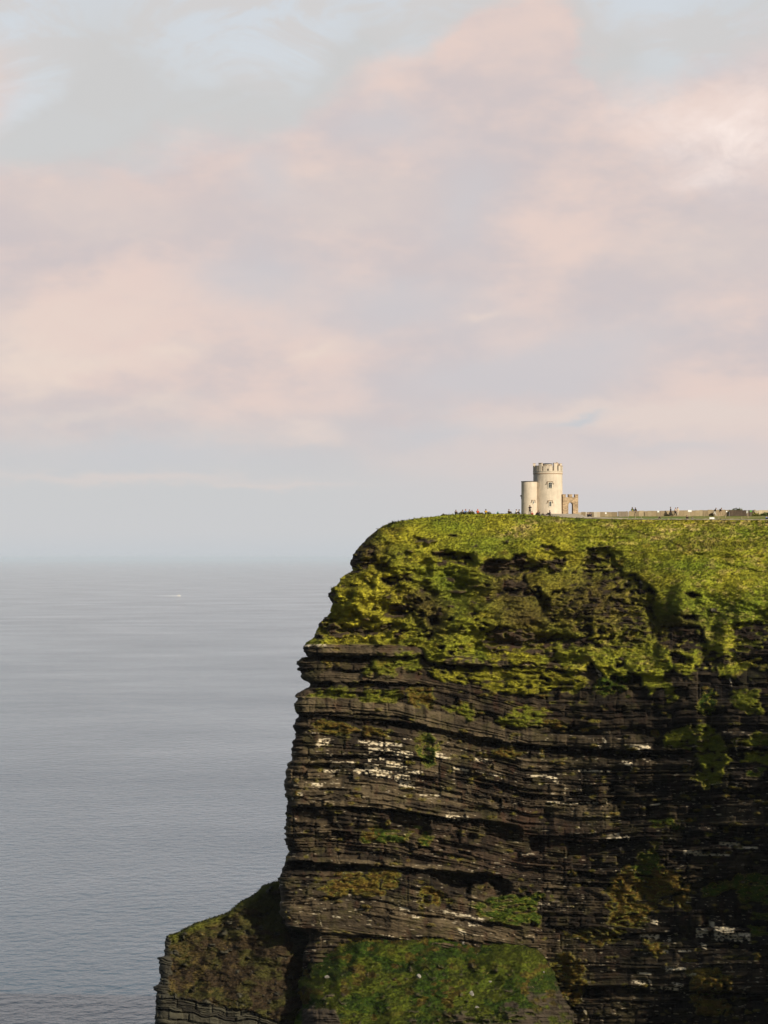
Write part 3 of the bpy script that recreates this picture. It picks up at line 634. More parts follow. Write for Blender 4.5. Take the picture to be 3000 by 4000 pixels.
# ------------------------------------------------------------------ green apron below the face
MOUND_U = [1120, 1180, 1250, 1330, 1500, 1700, 1850, 1950, 2040, 2090, 2140, 2200, 2240, 2300]
MOUND_V = [3830, 3800, 3722, 3672, 3657, 3657, 3680, 3664, 3656, 3690, 3740, 3850, 3905, 4000]
P_MOUND = {}
def mound_depth(U, V):
    top = np.interp(U, MOUND_U, MOUND_V)
    h = np.clip(V - top, 0, None)
    D = 393.6 - h * .046 * 1.05 - 1.2 * np.sqrt(np.clip(h, 0, None) / 60)
    D = D + 1.5 * sm(U, 1230, 1160) + 3.0 * sm(U, 2120, 2290)
    return D - (fbm(U / 34, V / 18, 5, 201, .55) - .5) * 1.3 - (fbm(U / 130, V / 90, 3, 205) - .5) * 4
def build_mound():
    nr, ns = 330, 380
    U = np.linspace(1150, 2300, ns)[None, :] + np.zeros((nr, 1))
    top = np.interp(U, MOUND_U, MOUND_V) - 6 + (fbm(U / 45, U * 0, 4, 231) - .5) * 70 * sm(U, 1200, 1300)
    t = np.linspace(0, 1, nr)[:, None] ** 1.0
    V = top + t * (4300 - top)
    D = mound_depth(U, V)
    rock = inpoly(U + (fbm(U / 40, V / 40, 4, 207) - .5) * 110, V + (fbm(U / 40, V / 28, 4, 208) - .5) * 80, [(1760, 3985), (1850, 3955), (1990, 3940), (2060, 3890), (2150, 3870), (2190, 3800), (2320, 3850), (2320, 4310), (1700, 4310)])
    rock &= (fbm(U / 30, V / 14, 4, 237) > .46)
    cut = blur(inpoly(U + (fbm(U / 40, V / 40, 4, 233) - .5) * 90, V, [(2110, 3600), (2320, 3600), (2320, 4310), (2270, 4310), (2255, 3920), (2200, 3820), (2150, 3740)]).astype(float), 6)
    cut = np.maximum(cut, blur((U < 1188 + (fbm(V / 26, V * 0, 4, 239) - .5) * 70).astype(float), 3) * .8)
    D = D + 9 * cut
    rock |= (fbm(U / 22, V / 16, 4, 209) > .72) & (V > 3760)
    rock |= inpoly(U, V + (fbm(U / 20, V / 20, 3, 211) - .5) * 30, [(1180, 3940), (1310, 3940), (1340, 4020), (1180, 4020)])
    Gs = blur(1 - rock.astype(float), 3); rk = 1 - Gs
    a2 = layer(V, U, 41, 8, 18, 30, 110)
    a1 = layer(V, U, 42, 20, 46, 60, 200); a3 = layer(V, U, 43, 3.5, 8, 20, 90)
    D = D - rk * (.9 * a1[0] + .6 * a1[1] + .4 * a3[1] - .4)
    D = D - rk * (.5 * a2[0] + .5 * a2[1] - .2) + rk * .4 * np.exp(-(a2[3] / 1.8) ** 2)
    ti = np.zeros(U.shape, int)
    k = fbm(U / 120, V / 70, 4, 213) + np.interp(U, [1200, 1400, 1700, 2000, 2200], [-.06, .10, .02, -.06, -.08]) + np.interp(V, [3650, 3700, 3850, 3980], [-.08, .02, .05, -.08])
    ti[k > .5] = 3
    ti[fbm(U / 50, V / 34, 4, 215) > .66] = 2
    gc = grass_colour(U, V, ti, 220)
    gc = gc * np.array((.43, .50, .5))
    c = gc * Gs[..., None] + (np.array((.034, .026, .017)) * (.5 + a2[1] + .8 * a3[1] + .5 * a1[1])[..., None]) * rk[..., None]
    P = np.stack(W(U, V, D), axis=2)
    nf = 40
    foot = P[-1:].repeat(nf, axis=0).copy(); fcol = c[-1:].repeat(nf, axis=0)
    for i, z in enumerate(np.linspace(P[-1, :, 2].mean() - 1.5, -4, nf)):
        uu = np.arange(ns) * 3.0; li = np.floor(i / 2 + .7 * vnoise(uu / 200, uu * 0, 266)); blk = hash2(np.floor(uu / 70), li, 268)
        foot[i, :, 2] = z; foot[i, :, 1] += -.2 * i + 1.6 * (hash2(li, li * 0, 265) + blk - 1)
        fcol[i] = np.array((.03, .024, .017)) * (.5 + 1.5 * blk + hash2(li, li * 0, 269))[:, None]
    PF = np.concatenate([P, foot]); CF = np.concatenate([c, fcol])
    me = np_mesh('grassy_slope', PF.reshape(-1, 3), grid_faces(nr + nf, ns), CF.reshape(-1, 3))
    me.materials.append(M_TURF)
    o = link(bpy.data.objects.new('grassy_slope', me))
    tag(o, 'green turf apron at the foot of the pale beds', 'slope', kind='structure')
    A = face_area(P.reshape(-1, 3), nr, ns)
    GRASS_SRC.append((P.reshape(-1, 3), (Gs * (V < 4060) * (cut < .1)).ravel(), c.reshape(-1, 3), A.ravel(), 30, np.zeros(U.size, bool), grid_normals(P, nr, ns)))
    P_MOUND['U'] = U; P_MOUND['V'] = V; P_MOUND['D'] = D
build_mound()

# ------------------------------------------------------------------ plateau top and the land round the bay
def build_plateau():
    ns, nr = 520, 90
    q = (np.linspace(0, 1, nr)[:, None]) ** 2.2 * 330
    ul = 1521 + 240 * np.clip(q - 4.5, 0, None) / 150
    U = ul + np.linspace(0, 1, ns)[None, :] * (3420 - ul)
    Y = crest_y(U) + q
    Z = ground_z(U, Y) + (fbm(U / 25, q / 3, 3, 301) - .5) * .16 * sm(q, 0, 1.5)
    # land falls away to the sea on the seaward side
    Z = Z - 10 * sm(U, 1800, 1500) * sm(q, 8, 60)
    X = (U - 1500) / F * Y
    P = np.stack([X, Y, Z], axis=2)
    n = fbm(U / 40, q / 4, 4, 303)
    c = np.array((.135, .150, .020)) * (1 - sm(n, .4, .7)[..., None]) + np.array((.23, .20, .06)) * sm(n, .4, .7)[..., None]
    k = (sm(U, 2330, 2420) * sm(U, 2800, 2650) * sm(q, 30, 20) * .8)[..., None]
    c = c * (1 - k) + np.array((.095, .155, .015)) * k
    me = np_mesh('plateau_ground', P.reshape(-1, 3), grid_faces(nr, ns), c.reshape(-1, 3), smooth=True)
    me.materials.append(M_GROUND)
    o = link(bpy.data.objects.new('plateau_ground', me))
    tag(o, 'grassy top of the headland', 'ground', kind='structure')
    A = face_area(P.reshape(-1, 3), nr, ns)
    m = (q > .6) & (q < 46) & ~((U > 2020) & (U < 2330) & (q > 2))
    GRASS_SRC.append((P.reshape(-1, 3), (m * 1.0 * np.where(U > 2300, .35, 1)).ravel(), c.reshape(-1, 3), A.ravel(), 9, np.zeros(U.size, bool), np.tile((0, -.25, .97), (U.size, 1))))
build_plateau()

def build_bay():
    """the land that carries the viewer, curving round the bay to the headland"""
    coast = [(84, 372), (150, 352), (205, 320), (215, 260), (200, 190), (150, 120), (90, 62), (30, 22), (5, 6), (-3, 3.0), (-8, -6), (-30, -60), (-90, -150), (-300, -420)]
    pts = []
    for i in range(len(coast) - 1):
        a = np.array(coast[i]); b = np.array(coast[i + 1])
        m = max(2, int(np.linalg.norm(b - a) / 3))
        for k in range(m): pts.append(a + (b - a) * k / m)
    pts.append(np.array(coast[-1])); pts = np.array(pts, float)
    n = len(pts); s = np.arange(n)
    topz = np.interp(np.linalg.norm(pts, axis=1), [0, 30, 120, 300, 380], [198.25, 199, 203, 208, 207])
    rows = []; cols = []
    inl = np.array([1.0, -.35]); inl /= np.linalg.norm(inl)
    for d in (900, 300, 90, 25, 6, 0):
        p = pts + inl * d
        if d > 25: p = pts + inl * d
        rows.append(np.column_stack([p, topz + d * .03 * (s > 0)])); cols.append(np.tile((.12, .12, .02), (n, 1)))
    for z in np.linspace(1, 0, 60)[1:]:
        o = (fbm(s / 6.0, np.full(n, z * 40), 4, 401) - .5) * 8 + (hash2(s * 0, np.floor(np.full(n, z * 60)), 5) - .5) * 2
        p = pts + inl[None, :] * (o + (1 - z) * -6)[:, None] * min(1, (1 - z) * 8) * np.clip(np.linalg.norm(pts, axis=1) / 40, 0.15, 1)[:, None]
        rows.append(np.column_stack([p, topz * z - 4 * (1 - z)])); cols.append(np.tile((.07, .062, .048), (n, 1)) * (.5 + hash2(s // 3, np.full(n, int(z * 60)), 3))[:, None])
    P = np.stack(rows); C = np.stack(cols)
    me = np_mesh('bay_headland', P.reshape(-1, 3), grid_faces(*P.shape[:2]), C.reshape(-1, 3))
    me.materials.append(M_CLIFF)
    tag(link(bpy.data.objects.new('bay_headland', me)), 'land curving round the bay to the viewpoint', 'land', kind='structure')
build_bay()

# ------------------------------------------------------------------ grass blades
def build_grass():
    co = []; cl = []; nl = []
    for (P, m, c, A, dens, upper, NR) in GRASS_SRC:
        wgt = np.clip(A, 0, .3) * np.where(m > .35, m, 0)
        tot = wgt.sum()
        n = int(min(tot * dens, 95000))
        cdf = np.cumsum(wgt) / tot
        idx = np.searchsorted(cdf, rng.random(n)); idx = np.clip(idx, 0, len(P) - 1)
        base = P[idx] + rng.normal(0, .05, (n, 3)) * np.array((1, .3, 1))
        colr = c[idx]; nrm = NR[idx]
        clump = rng.normal(0, .08, n)
        nb = 5
        for k in range(nb):
            L = rng.gamma(4, .068, n) * np.where(upper[idx], 1.0, .9)
            if dens < 12: L = L * .5
            ang = rng.uniform(0, 2 * np.pi, n); sp = rng.uniform(.2, .9, n)
            d = np.stack([np.cos(ang) * sp * .9 - .15, np.sin(ang) * sp * .6 - .55, rng.uniform(.1, 1.0, n)], axis=1)
            d /= np.linalg.norm(d, axis=1)[:, None]
            side = np.stack([np.cos(ang + 1.3), np.sin(ang + 1.3) * .4, rng.normal(0, .25, n)], axis=1) * (rng.uniform(.035, .075, n))[:, None]
            mid = base + d * (L * .6)[:, None]
            tip = base + d * L[:, None] + np.array((0, -.1, -.45)) * (L * rng.uniform(.2, .7, n))[:, None]
            q = np.stack([base - side, base + side, mid + side * .7, tip], axis=1)
            co.append(q.reshape(-1, 3))
            f = np.clip(rng.normal(1.04, .10, n) + clump, .5, 1.7)
            nn = nrm + rng.normal(0, .32, (n, 3)) + d * .2; nn /= np.linalg.norm(nn, axis=1)[:, None]; nl.append(np.repeat(nn, 4, axis=0))
            cc = colr * f[:, None]
            dry = (rng.random(n) < .05)[:, None]
            cc = np.where(dry, cc * .4 + np.array((.30, .23, .07)) * .6, cc)
            cl.append(np.repeat(cc, 4, axis=0))
    co = np.concatenate(co); cl = np.concatenate(cl)
    fc = np.arange(len(co)).reshape(-1, 4)
    me = np_mesh('grass', co, fc, cl)
    me.materials.append(M_GRASS)
    at = me.attributes.new('lean', 'FLOAT_VECTOR', 'POINT'); at.data.foreach_set('vector', np.ascontiguousarray(np.concatenate(nl), dtype=np.float32).ravel())
    o = link(bpy.data.objects.new('grass', me))
    tag(o, 'rough tufted grass covering the cliff top and ledges', 'grass', kind='stuff')
build_grass()

# ------------------------------------------------------------------ mesh builder for built things
class MB:
    def __init__(s): s.v = []; s.f = []; s.t = []
    def add(s, vs, fs, tint=(1, 1, 1)):
        o = len(s.v); s.v += [tuple(v) for v in vs]; s.f += [tuple(i + o for i in f) for f in fs]; s.t += [tint] * len(vs)
    def box(s, c, d, rz=0.0, tint=(1, 1, 1), taper=1.0, top=None):
        x, y, z = d[0] / 2, d[1] / 2, d[2] / 2
        vs = []
        for k, (sx, sy, sz) in enumerate([(-1, -1, -1), (1, -1, -1), (1, 1, -1), (-1, 1, -1), (-1, -1, 1), (1, -1, 1), (1, 1, 1), (-1, 1, 1)]):
            q = taper if sz > 0 else 1
            px, py, pz = sx * x * q, sy * y * q, sz * z
            if top and sz > 0: pz += top[k - 4]
            vs.append((c[0] + px * math.cos(rz) - py * math.sin(rz), c[1] + px * math.sin(rz) + py * math.cos(rz), c[2] + pz))
        s.add(vs, [(0, 3, 2, 1), (4, 5, 6, 7), (0, 1, 5, 4), (1, 2, 6, 5), (2, 3, 7, 6), (3, 0, 4, 7)], tint)
    def lathe(s, c, prof, seg=64, tint=(1, 1, 1), caps=True):
        o = []
        vs = []
        for (r, z) in prof:
            for k in range(seg):
                a = 2 * math.pi * k / seg
                vs.append((c[0] + r * math.cos(a), c[1] + r * math.sin(a), c[2] + z))
        fs = []
        for i in range(len(prof) - 1):
            for k in range(seg):
                a = i * seg + k; b = i * seg + (k + 1) % seg
                fs.append((a, b, b + seg, a + seg))
        if caps:
            fs.append(tuple(range(seg - 1, -1, -1))); fs.append(tuple((len(prof) - 1) * seg + k for k in range(seg)))
        s.add(vs, fs, tint)
    def sector(s, c, r0, r1, a0, a1, z0, z1, n=5, tint=(1, 1, 1), top=0.0):
        """block of a ring between two angles; angle 0 faces the viewer (-Y), positive to the right"""
        vs = []
        for z in (z0, z1):
            for r in (r0, r1):
                for k in range(n + 1):
                    a = a0 + (a1 - a0) * k / n
                    vs.append((c[0] + r * math.sin(a), c[1] - r * math.cos(a), c[2] + z))
        m = n + 1; fs = []
        I = lambda zi, ri, k: zi * 2 * m + ri * m + k
        for k in range(n):
            fs.append((I(0, 1, k), I(0, 1, k + 1), I(1, 1, k + 1), I(1, 1, k)))
            fs.append((I(0, 0, k + 1), I(0, 0, k), I(1, 0, k), I(1, 0, k + 1)))
            fs.append((I(1, 0, k), I(1, 1, k), I(1, 1, k + 1), I(1, 0, k + 1)))
            fs.append((I(0, 0, k), I(0, 0, k + 1), I(0, 1, k + 1), I(0, 1, k)))
        fs.append((I(0, 0, 0), I(0, 1, 0), I(1, 1, 0), I(1, 0, 0))); fs.append((I(0, 1, n), I(0, 0, n), I(1, 0, n), I(1, 1, n)))
        s.add(vs, fs, tint)
    def build(s, name, mat, parent=None, smooth=False, bevel=0.0, seg=1):
        me = bpy.data.meshes.new(name); me.from_pydata(s.v, [], s.f)
        at = me.color_attributes.new('tint', 'FLOAT_COLOR', 'POINT')
        at.data.foreach_set('color', np.array([(*t, 1) for t in s.t], dtype=np.float32).ravel())
        bm = bmesh.new(); bm.from_mesh(me); bmesh.ops.recalc_face_normals(bm, faces=bm.faces); bm.to_mesh(me); bm.free()
        if smooth:
            for p in me.polygons: p.use_smooth = True
            try: me.set_sharp_from_angle(angle=math.radians(35))
            except Exception: pass
        me.materials.append(mat)
        o = link(bpy.data.objects.new(name, me), parent)
        if bevel:
            b = o.modifiers.new('edge', 'BEVEL'); b.width = bevel; b.segments = seg; b.limit_method = 'ANGLE'
        return o

def stone_mat(name, base, vary=.2, brick=None, streak=0.0, rough=.9, bump=.3):
    """limewash / rubble: noise blotches, run-down streaks, optional coursed stones"""
    m, nt, p = new_mat(name); L = nt.links
    p.inputs['Roughness'].default_value = rough; p.inputs['Specular IOR Level'].default_value = .2
    tc = nt.nodes.new('ShaderNodeTexCoord')
    def noise(scale, det, stretch):
        mp = nt.nodes.new('ShaderNodeMapping'); mp.inputs['Scale'].default_value = stretch
        L.new(tc.outputs['Object'], mp.inputs['Vector'])
        n = nt.nodes.new('ShaderNodeTexNoise'); n.inputs['Scale'].default_value = scale; n.inputs['Detail'].default_value = det; n.inputs['Roughness'].default_value = .6
        L.new(mp.outputs['Vector'], n.inputs['Vector']); return n.outputs['Fac']
    def rng_(x, lo, hi, a=.3, b=.7):
        r = nt.nodes.new('ShaderNodeMapRange'); r.inputs['From Min'].default_value = a; r.inputs['From Max'].default_value = b
        r.inputs['To Min'].default_value = lo; r.inputs['To Max'].default_value = hi; L.new(x, r.inputs['Value']); return r.outputs['Result']
    def mul(a, b):
        x = nt.nodes.new('ShaderNodeMix'); x.data_type = 'RGBA'; x.blend_type = 'MULTIPLY'; x.inputs[0].default_value = 1
        if isinstance(a, tuple): x.inputs[6].default_value = (*a, 1)
        else: L.new(a, x.inputs[6])
        L.new(b, x.inputs[7]); return x.outputs[2]
    col = mul(base, rng_(noise(.9, 6, (1, 1, 1)), 1 - vary, 1 + vary * .6))
    if streak: col = mul(col, rng_(noise(2.5, 4, (1, 1, .12)), 1 - streak, 1 + streak * .4))
    h = noise(9, 6, (1, 1, 1))
    if brick:
        b = nt.nodes.new('ShaderNodeTexBrick')
        mp = nt.nodes.new('ShaderNodeMapping'); mp.inputs['Rotation'].default_value = (math.radians(90), 0, 0)
        L.new(tc.outputs['Object'], mp.inputs['Vector']); L.new(mp.outputs['Vector'], b.inputs['Vector'])
        b.inputs['Scale'].default_value = 1; b.inputs['Brick Width'].default_value = brick[0]; b.inputs['Row Height'].default_value = brick[1]
        b.inputs['Mortar Size'].default_value = .012; b.inputs['Color1'].default_value = (.55, .5, .45, 1); b.inputs['Color2'].default_value = (1.25, 1.15, 1.0, 1); b.inputs['Mortar'].default_value = (.35, .3, .26, 1)
        b.inputs['Bias'].default_value = .1
        col = mul(col, b.outputs['Color'])
    L.new(col, p.inputs['Base Color'])
    bp = nt.nodes.new('ShaderNodeBump'); bp.inputs['Strength'].default_value = bump; bp.inputs['Distance'].default_value = .04
    L.new(h, bp.inputs['Height']); L.new(bp.outputs['Normal'], p.inputs['Normal'])
    return m

M_LIME = stone_mat('cream_limewash', (.62, .525, .40), .14, streak=.16)
M_TRIM = stone_mat('dressed_stone', (.42, .30, .20), .2)
M_RUB = stone_mat('coursed_rubble', (.44, .345, .235), .25, brick=(.42, .15))
M_STEP = stone_mat('grey_steps', (.30, .265, .215), .25, streak=.1)
M_LEAD = plain('dark_lead', (.045, .042, .04), .6)
M_PANE = plain('dark_glass', (.03, .035, .035), .15, .1)
M_FRAME = plain('window_frame', (.72, .64, .5), .7)
M_WOOD = plain('weathered_post', (.30, .235, .15), .9, .25, 20)
M_DWOOD = stone_mat('dark_boards', (.10, .072, .05), .3, streak=.3)
M_WHITE = plain('white_board', (.80, .79, .76), .5, .04)
M_GREY = plain('grey_board', (.42, .42, .38), .6, .1)
M_GREENB = plain('green_board', (.10, .30, .05), .6, .1)
M_SLAB = tint_mat('flagstone', .9, 2.0, .2, .3, 4.0)
M_BOULD = stone_mat('pale_boulder', (.27, .25, .205), .35, bump=.8)

# ------------------------------------------------------------------ round tower
TX, TY, TZ = W(2140, 2006.2, 425.0)
PX = 425.0 / F            # metres per design unit at the tower
def zt(V): return (2006.2 - V) * PX
tower = empty('round_tower', (TX, TY, TZ))
tag(tower, 'cream round stone tower with battlements and a lower stair turret on the cliff top', 'tower')
R = 2.80
b = MB(); b.lathe((0, 0, 0), [(R * 1.012, -.8), (R * 1.012, .05), (R, .9), (R * .985, zt(1857)), (R * .985, zt(1853))], 96)
b.build('tower_wall', M_LIME, tower, smooth=True)
b = MB(); b.lathe((0, 0, 0), [(R * .985, zt(1853)), (R * 1.012, zt(1852.4)), (R * 1.012, zt(1850)), (R * 1.0, zt(1849.6))], 96, caps=False); b.build('string_course', M_TRIM, tower, smooth=True)
b = MB(); b.lathe((0, 0, 0), [(R * .78, zt(1848)), (R * 1.0, zt(1849.6)), (R * 1.0, zt(1843.5)), (R * 1.016, zt(1843)), (R * 1.016, zt(1841.2)), (R * .83, zt(1841)), (R * .83, zt(1849))], 96, caps=False)
b.build('parapet', M_LIME, tower, smooth=True)
b = MB(); b.lathe((0, 0, 0), [(R * .9, zt(1850)), (R * .9, zt(1847.5))], 64); b.build('roof', M_LEAD, tower)
NM = 17
for k in range(NM):
    ac = math.radians(6.6 + 360.0 / NM * k); hw = math.radians(7.3)
    tall = k in (1, 15, 5, 9, 12)
    ztop = zt(1811.5) if tall else zt(1821.5)
    b = MB(); b.sector((0, 0, 0), R * .85, R * 1.0, ac - hw, ac + hw, zt(1841.1), ztop, 4)
    mo = b.build('merlon', M_LIME, tower)
    b = MB(); b.sector((0, 0, 0), R * .835, R * 1.02, ac - hw * 1.1, ac + hw * 1.1, ztop + .002, ztop + .075, 4); b.build('coping', M_TRIM, mo)
# cap house of the stair inside the parapet
cx = (2137 - 2140) * PX
b = MB(); b.lathe((cx, .45, 0), [(1.02, zt(1847)), (1.02, zt(1814))], 48); ch = b.build('cap_house', M_LIME, tower, smooth=True)
b = MB(); b.lathe((cx, .45, 0), [(1.02, zt(1814)), (1.1, zt(1813.6)), (1.1, zt(1811)), (.6, zt(1809.6))], 48); b.build('lead_cap', M_LEAD, ch, smooth=True)
b = MB(); b.box((R * .60, -.9, zt(1828)), (.42, .42, zt(1810) - zt(1846)), .6); b.lathe((R * .60, -.9, zt(1810)), [(.11, 0), (.12, .14), (.09, .2)], 12); b.build('chimney', M_TRIM, tower)
# stair turret
tr = 1.50; tcx = (2065.2 - 2140) * PX; tcy = -1.55
b = MB(); b.lathe((tcx, tcy, 0), [(tr * 1.01, -.8), (tr * 1.01, .05), (tr, .7), (tr * .99, zt(1884))], 72); tur = b.build('stair_turret', M_LIME, tower, smooth=True)
b = MB(); b.lathe((tcx, tcy, 0), [(tr * .99, zt(1884)), (tr * 1.03, zt(1883.6)), (tr * 1.03, zt(1881.2)), (tr * .5, zt(1880.6))], 72); b.build('turret_cap', M_LEAD, tur, smooth=True)

def tower_window(c, r, U, Vt, Vb, wu, hood, parent):
    """framed dark window with a stone hood mould bent round a drum of centre c and radius r"""
    x = (U - 2140) * PX - c[0]
    a = math.asin(max(-1, min(1, x / r))); h = zt(Vt) - zt(Vb); zc = (zt(Vt) + zt(Vb)) / 2; w = wu * PX
    def at(off, t): return (c[0] + (r + off) * math.sin(a) + t * math.cos(a), c[1] - (r + off) * math.cos(a) + t * math.sin(a))
    fr = MB()
    for t in (-1, 1):
        p = at(.0, t * (w / 2 + .05)); fr.box((p[0], p[1], zc), (.1, .16, h + .2), a)
    for q in (-1, 1):
        p = at(.0, 0); fr.box((p[0], p[1], zc + q * (h / 2 + .05)), (w - .002, .155, .098), a)
    wn = fr.build('window', M_FRAME, parent)
    g = MB(); p = at(-.01, 0); g.box((p[0], p[1], zc), (w, .08, h), a); g.build('pane', M_PANE, wn)
    g = MB(); p = at(.035, 0); g.box((p[0], p[1], zc), (.035, .03, h), a)
    for q in (-.17, .17): g.box((p[0], p[1], zc + q * h), (w, .026, .03), a)
    g.build('glazing_bar', M_GREY, wn)
    hd = MB(); hw = hood * PX / 2; ht = zc + h / 2 + .22
    p = at(.05, 0); hd.box((p[0], p[1], ht), (hw * 1.5, .17, .065), a)
    for t in (-1, 1):
        p = at(.05, t * hw * .70); hd.box((p[0], p[1], ht - .2), (.06, .17, .31), a)
        p = at(.05, t * hw * .88); hd.box((p[0], p[1], ht - .395), (hw * .34, .17, .06), a)
    hd.build('hood_mould', M_TRIM, wn)
tower_window((0, 0), R * .992, 2144.8, 1887, 1907.5, 13.5, 30, tower)
tower_window((0, 0), R * .997, 2145.2, 1961, 1979, 8.2, 25, tower)
tower_window((tcx, tcy), tr, 2079.4, 1959.3, 1969, 5.4, 20, tower)
lb = MB(); q = math.radians(-78); lb.box((tcx + (tr + .1) * math.sin(q), tcy - (tr + .1) * math.cos(q), zt(1938)), (.12, .3, .28), q); lb.box((tcx + (tr + .02) * math.sin(q), tcy - (tr + .02) * math.cos(q), zt(1945)), (.06, .12, .5), q)
lb.build('wall_lamp', M_LEAD, tower)

# ------------------------------------------------------------------ ruined gateway wall beside it
def gateway():
    U0, U1 = 2195.5, 2257.5; Y = 424.2
    x0, y0, z0 = W((U0 + U1) / 2, 2006.5, Y)
    g = empty('stone_gateway', (x0, y0, z0), math.radians(16)); tag(g, 'rubble stone gateway wall with pointed arch and three battlements beside the cream tower', 'gateway')
    s = 424.2 / F; w = (U1 - U0) * s / math.cos(math.radians(16)) * .985; Hh = (2006.5 - 1942.5) * s; th = .62
    ox = (2227 - 2226.5) * s; aw = .47; spr = 1.55; apx = 2.12
    n = 7
    arch = [(ox - aw, -.6), (ox - aw, spr)]
    for k in range(1, n): # left curve up to the apex
        t = k / n; arch.append((ox - aw * math.cos(t * math.pi / 2) ** .9, spr + (apx - spr) * math.sin(t * math.pi / 2)))
    arch.append((ox, apx))
    arch += [(2 * ox - x, z) for (x, z) in reversed(arch[:-1])]
    outer = [(-w / 2, -.6), (-w / 2, Hh), (w / 2, Hh), (w / 2, -.6)]
    # strips left, right and over the arch
    m = MB()
    def prism(poly):
        k = len(poly); vs = [(x, -th / 2, z) for x, z in poly] + [(x, th / 2, z) for x, z in poly]
        fs = [tuple(range(k)), tuple(range(2 * k - 1, k - 1, -1))] + [(i, i + k, (i + 1) % k + k, (i + 1) % k) for i in range(k)]
        m.add(vs, fs)
    half = len(arch) // 2
    prism([(-w / 2, -.6)] + arch[:half + 1] + [(ox, Hh), (-w / 2, Hh)])
    prism([(w / 2, -.6), (w / 2, Hh), (ox, Hh)] + arch[half:])
    wl = m.build('gate_wall', M_RUB, g)
    for (a, c) in ((0, .185), (.385, .61), (.80, 1.0)):
        mm = MB(); xa = -w / 2 + a * w; xb = -w / 2 + c * w
        mm.box(((xa + xb) / 2, 0, Hh + .245), (xb - xa, th, .49)); me_ = mm.build('merlon', M_RUB, g)
        mm = MB(); mm.box(((xa + xb) / 2, 0, Hh + .53), (xb - xa + .1, th + .1, .08)); mm.build('coping', M_TRIM, me_)
    vo = MB()
    for k in range(len(arch) - 1):
        (xa, za), (xb, zb) = arch[k], arch[k + 1]
        L = math.hypot(xb - xa, zb - za)
        if za < 0 and zb < 0: continue
        nx, nz = -(zb - za) / L, (xb - xa) / L
        q = [(xa, za), (xb, zb), (xb + nx * .17, zb + nz * .17), (xa + nx * .17, za + nz * .17)]
        vs = [(x, -th / 2 - .03, z) for x, z in q] + [(x, th / 2 + .03, z) for x, z in q]
        vo.add(vs, [(0, 1, 2, 3), (7, 6, 5, 4), (0, 4, 5, 1), (1, 5, 6, 2), (2, 6, 7, 3), (3, 7, 4, 0)])
    vo.build('arch_ring', M_RUB, g)
gateway()

# ------------------------------------------------------------------ steps round the tower
def steps():
    spec = [(2096, 2262, 2011, 2007.0, 422.0), (2099, 2278, 2015, 2010.8, 420.9), (2108, 2294, 2019, 2014.8, 419.8), (2128, 2312, 2025, 2018.8, 418.7)]
    for i, (a, c, vb, vt, y) in enumerate(spec):
        x0, _, zt_ = W(a, vt, y); x1, _, zb_ = W(c, vb + 8, y); zb_ -= .3
        s = MB(); n = 14; dep = 3.2
        # slightly bowed front
        fr = [(x0 + (x1 - x0) * k / n, y - .7 * math.sin(math.pi * k / n)) for k in range(n + 1)]
        top = [(x, yy, zt_) for x, yy in fr] + [(x1, y + dep, zt_), (x0, y + dep, zt_)]
        bot = [(x, yy, zb_) for x, yy, _ in top]; k = len(top)
        s.add(top + bot, [tuple(range(k)), tuple(range(2 * k - 1, k - 1, -1))] + [(j, j + k, (j + 1) % k + k, (j + 1) % k) for j in range(k)])
        parent = STEP_ROOT
        s.build('step', M_STEP, parent)
STEP_ROOT = empty('stone_steps', W(2190, 2016, 420))
tag(STEP_ROOT, 'broad grey stone steps below the cream tower and gateway', 'steps')
def _keep(o):
    o.matrix_parent_inverse = STEP_ROOT.matrix_basis.inverted()
steps()
for ch in STEP_ROOT.children: _keep(ch)

# ------------------------------------------------------------------ things along the cliff-top path
def gy(U, V):
    """distance at which the plateau shows at row V in column U"""
    y = np.linspace(float(crest_y(U)) + .3, float(crest_y(U)) + 60, 600)
    v = HV - (ground_z(np.full(600, U), y) - EYE) / y * F
    k = int(np.argmin(np.abs(v - V))); return float(y[k])
def on_ground(U, V=None, back=None):
    y = gy(U, V) if V is not None else float(crest_y(U)) + back
    return ((U - 1500) / F * y, y, float(ground_z(U, y)))

def slab_wall(U0, U1, V0, V1, Y0, Y1, label, tints, name='flagstone_wall', wid=(.55, 1.1)):
    """upright flagstones set edge to edge; top row V0 at U0 to V1 at U1"""
    xa, ya, za = W(U0, V0, Y0); xb, yb, zb = W(U1, V1, Y1)
    L = math.hypot(xb - xa, yb - ya); rz = math.atan2(yb - ya, xb - xa)
    w = empty(name, (xa, ya, float(ground_z(U0, Y0)))); tag(w, label, 'wall')
    m = MB(); t = 0
    while t < L:
        d = min(random.uniform(*wid), L - t + .01)
        f = (t + d / 2) / L; x = xa + (xb - xa) * f; y = ya + (yb - ya) * f; z = za + (zb - za) * f
        Uc = 1500 + x / y * F
        g = float(ground_z(Uc, y)) - .25
        h = z - g + random.uniform(-.05, .05)
        c = random.choice(tints); k = random.uniform(.85, 1.15)
        m.box((x - xa, y - ya, g + h / 2 - w.location.z), (d - .015, .12, h), rz + random.uniform(-.02, .02), tuple(q * k for q in c), top=[random.uniform(-.02, .02)] * 4)
        t += d
    m.build('slabs', M_SLAB, w)
    return w
TAN = [(.30, .23, .135), (.27, .205, .12), (.33, .26, .16), (.24, .185, .11)]
PALE = TAN + [(.50, .44, .34), (.46, .38, .27)]
slab_wall(2256, 2412, 2000.5, 1999.5, 440, 441, 'pale flagstone wall with light patches next to the stone gateway', PALE)
slab_wall(2415, 2452, 1998.5, 1997.5, 436, 437, 'short grey flagstone panel between the two tan walls', [(.22, .175, .125), (.20, .16, .115)])
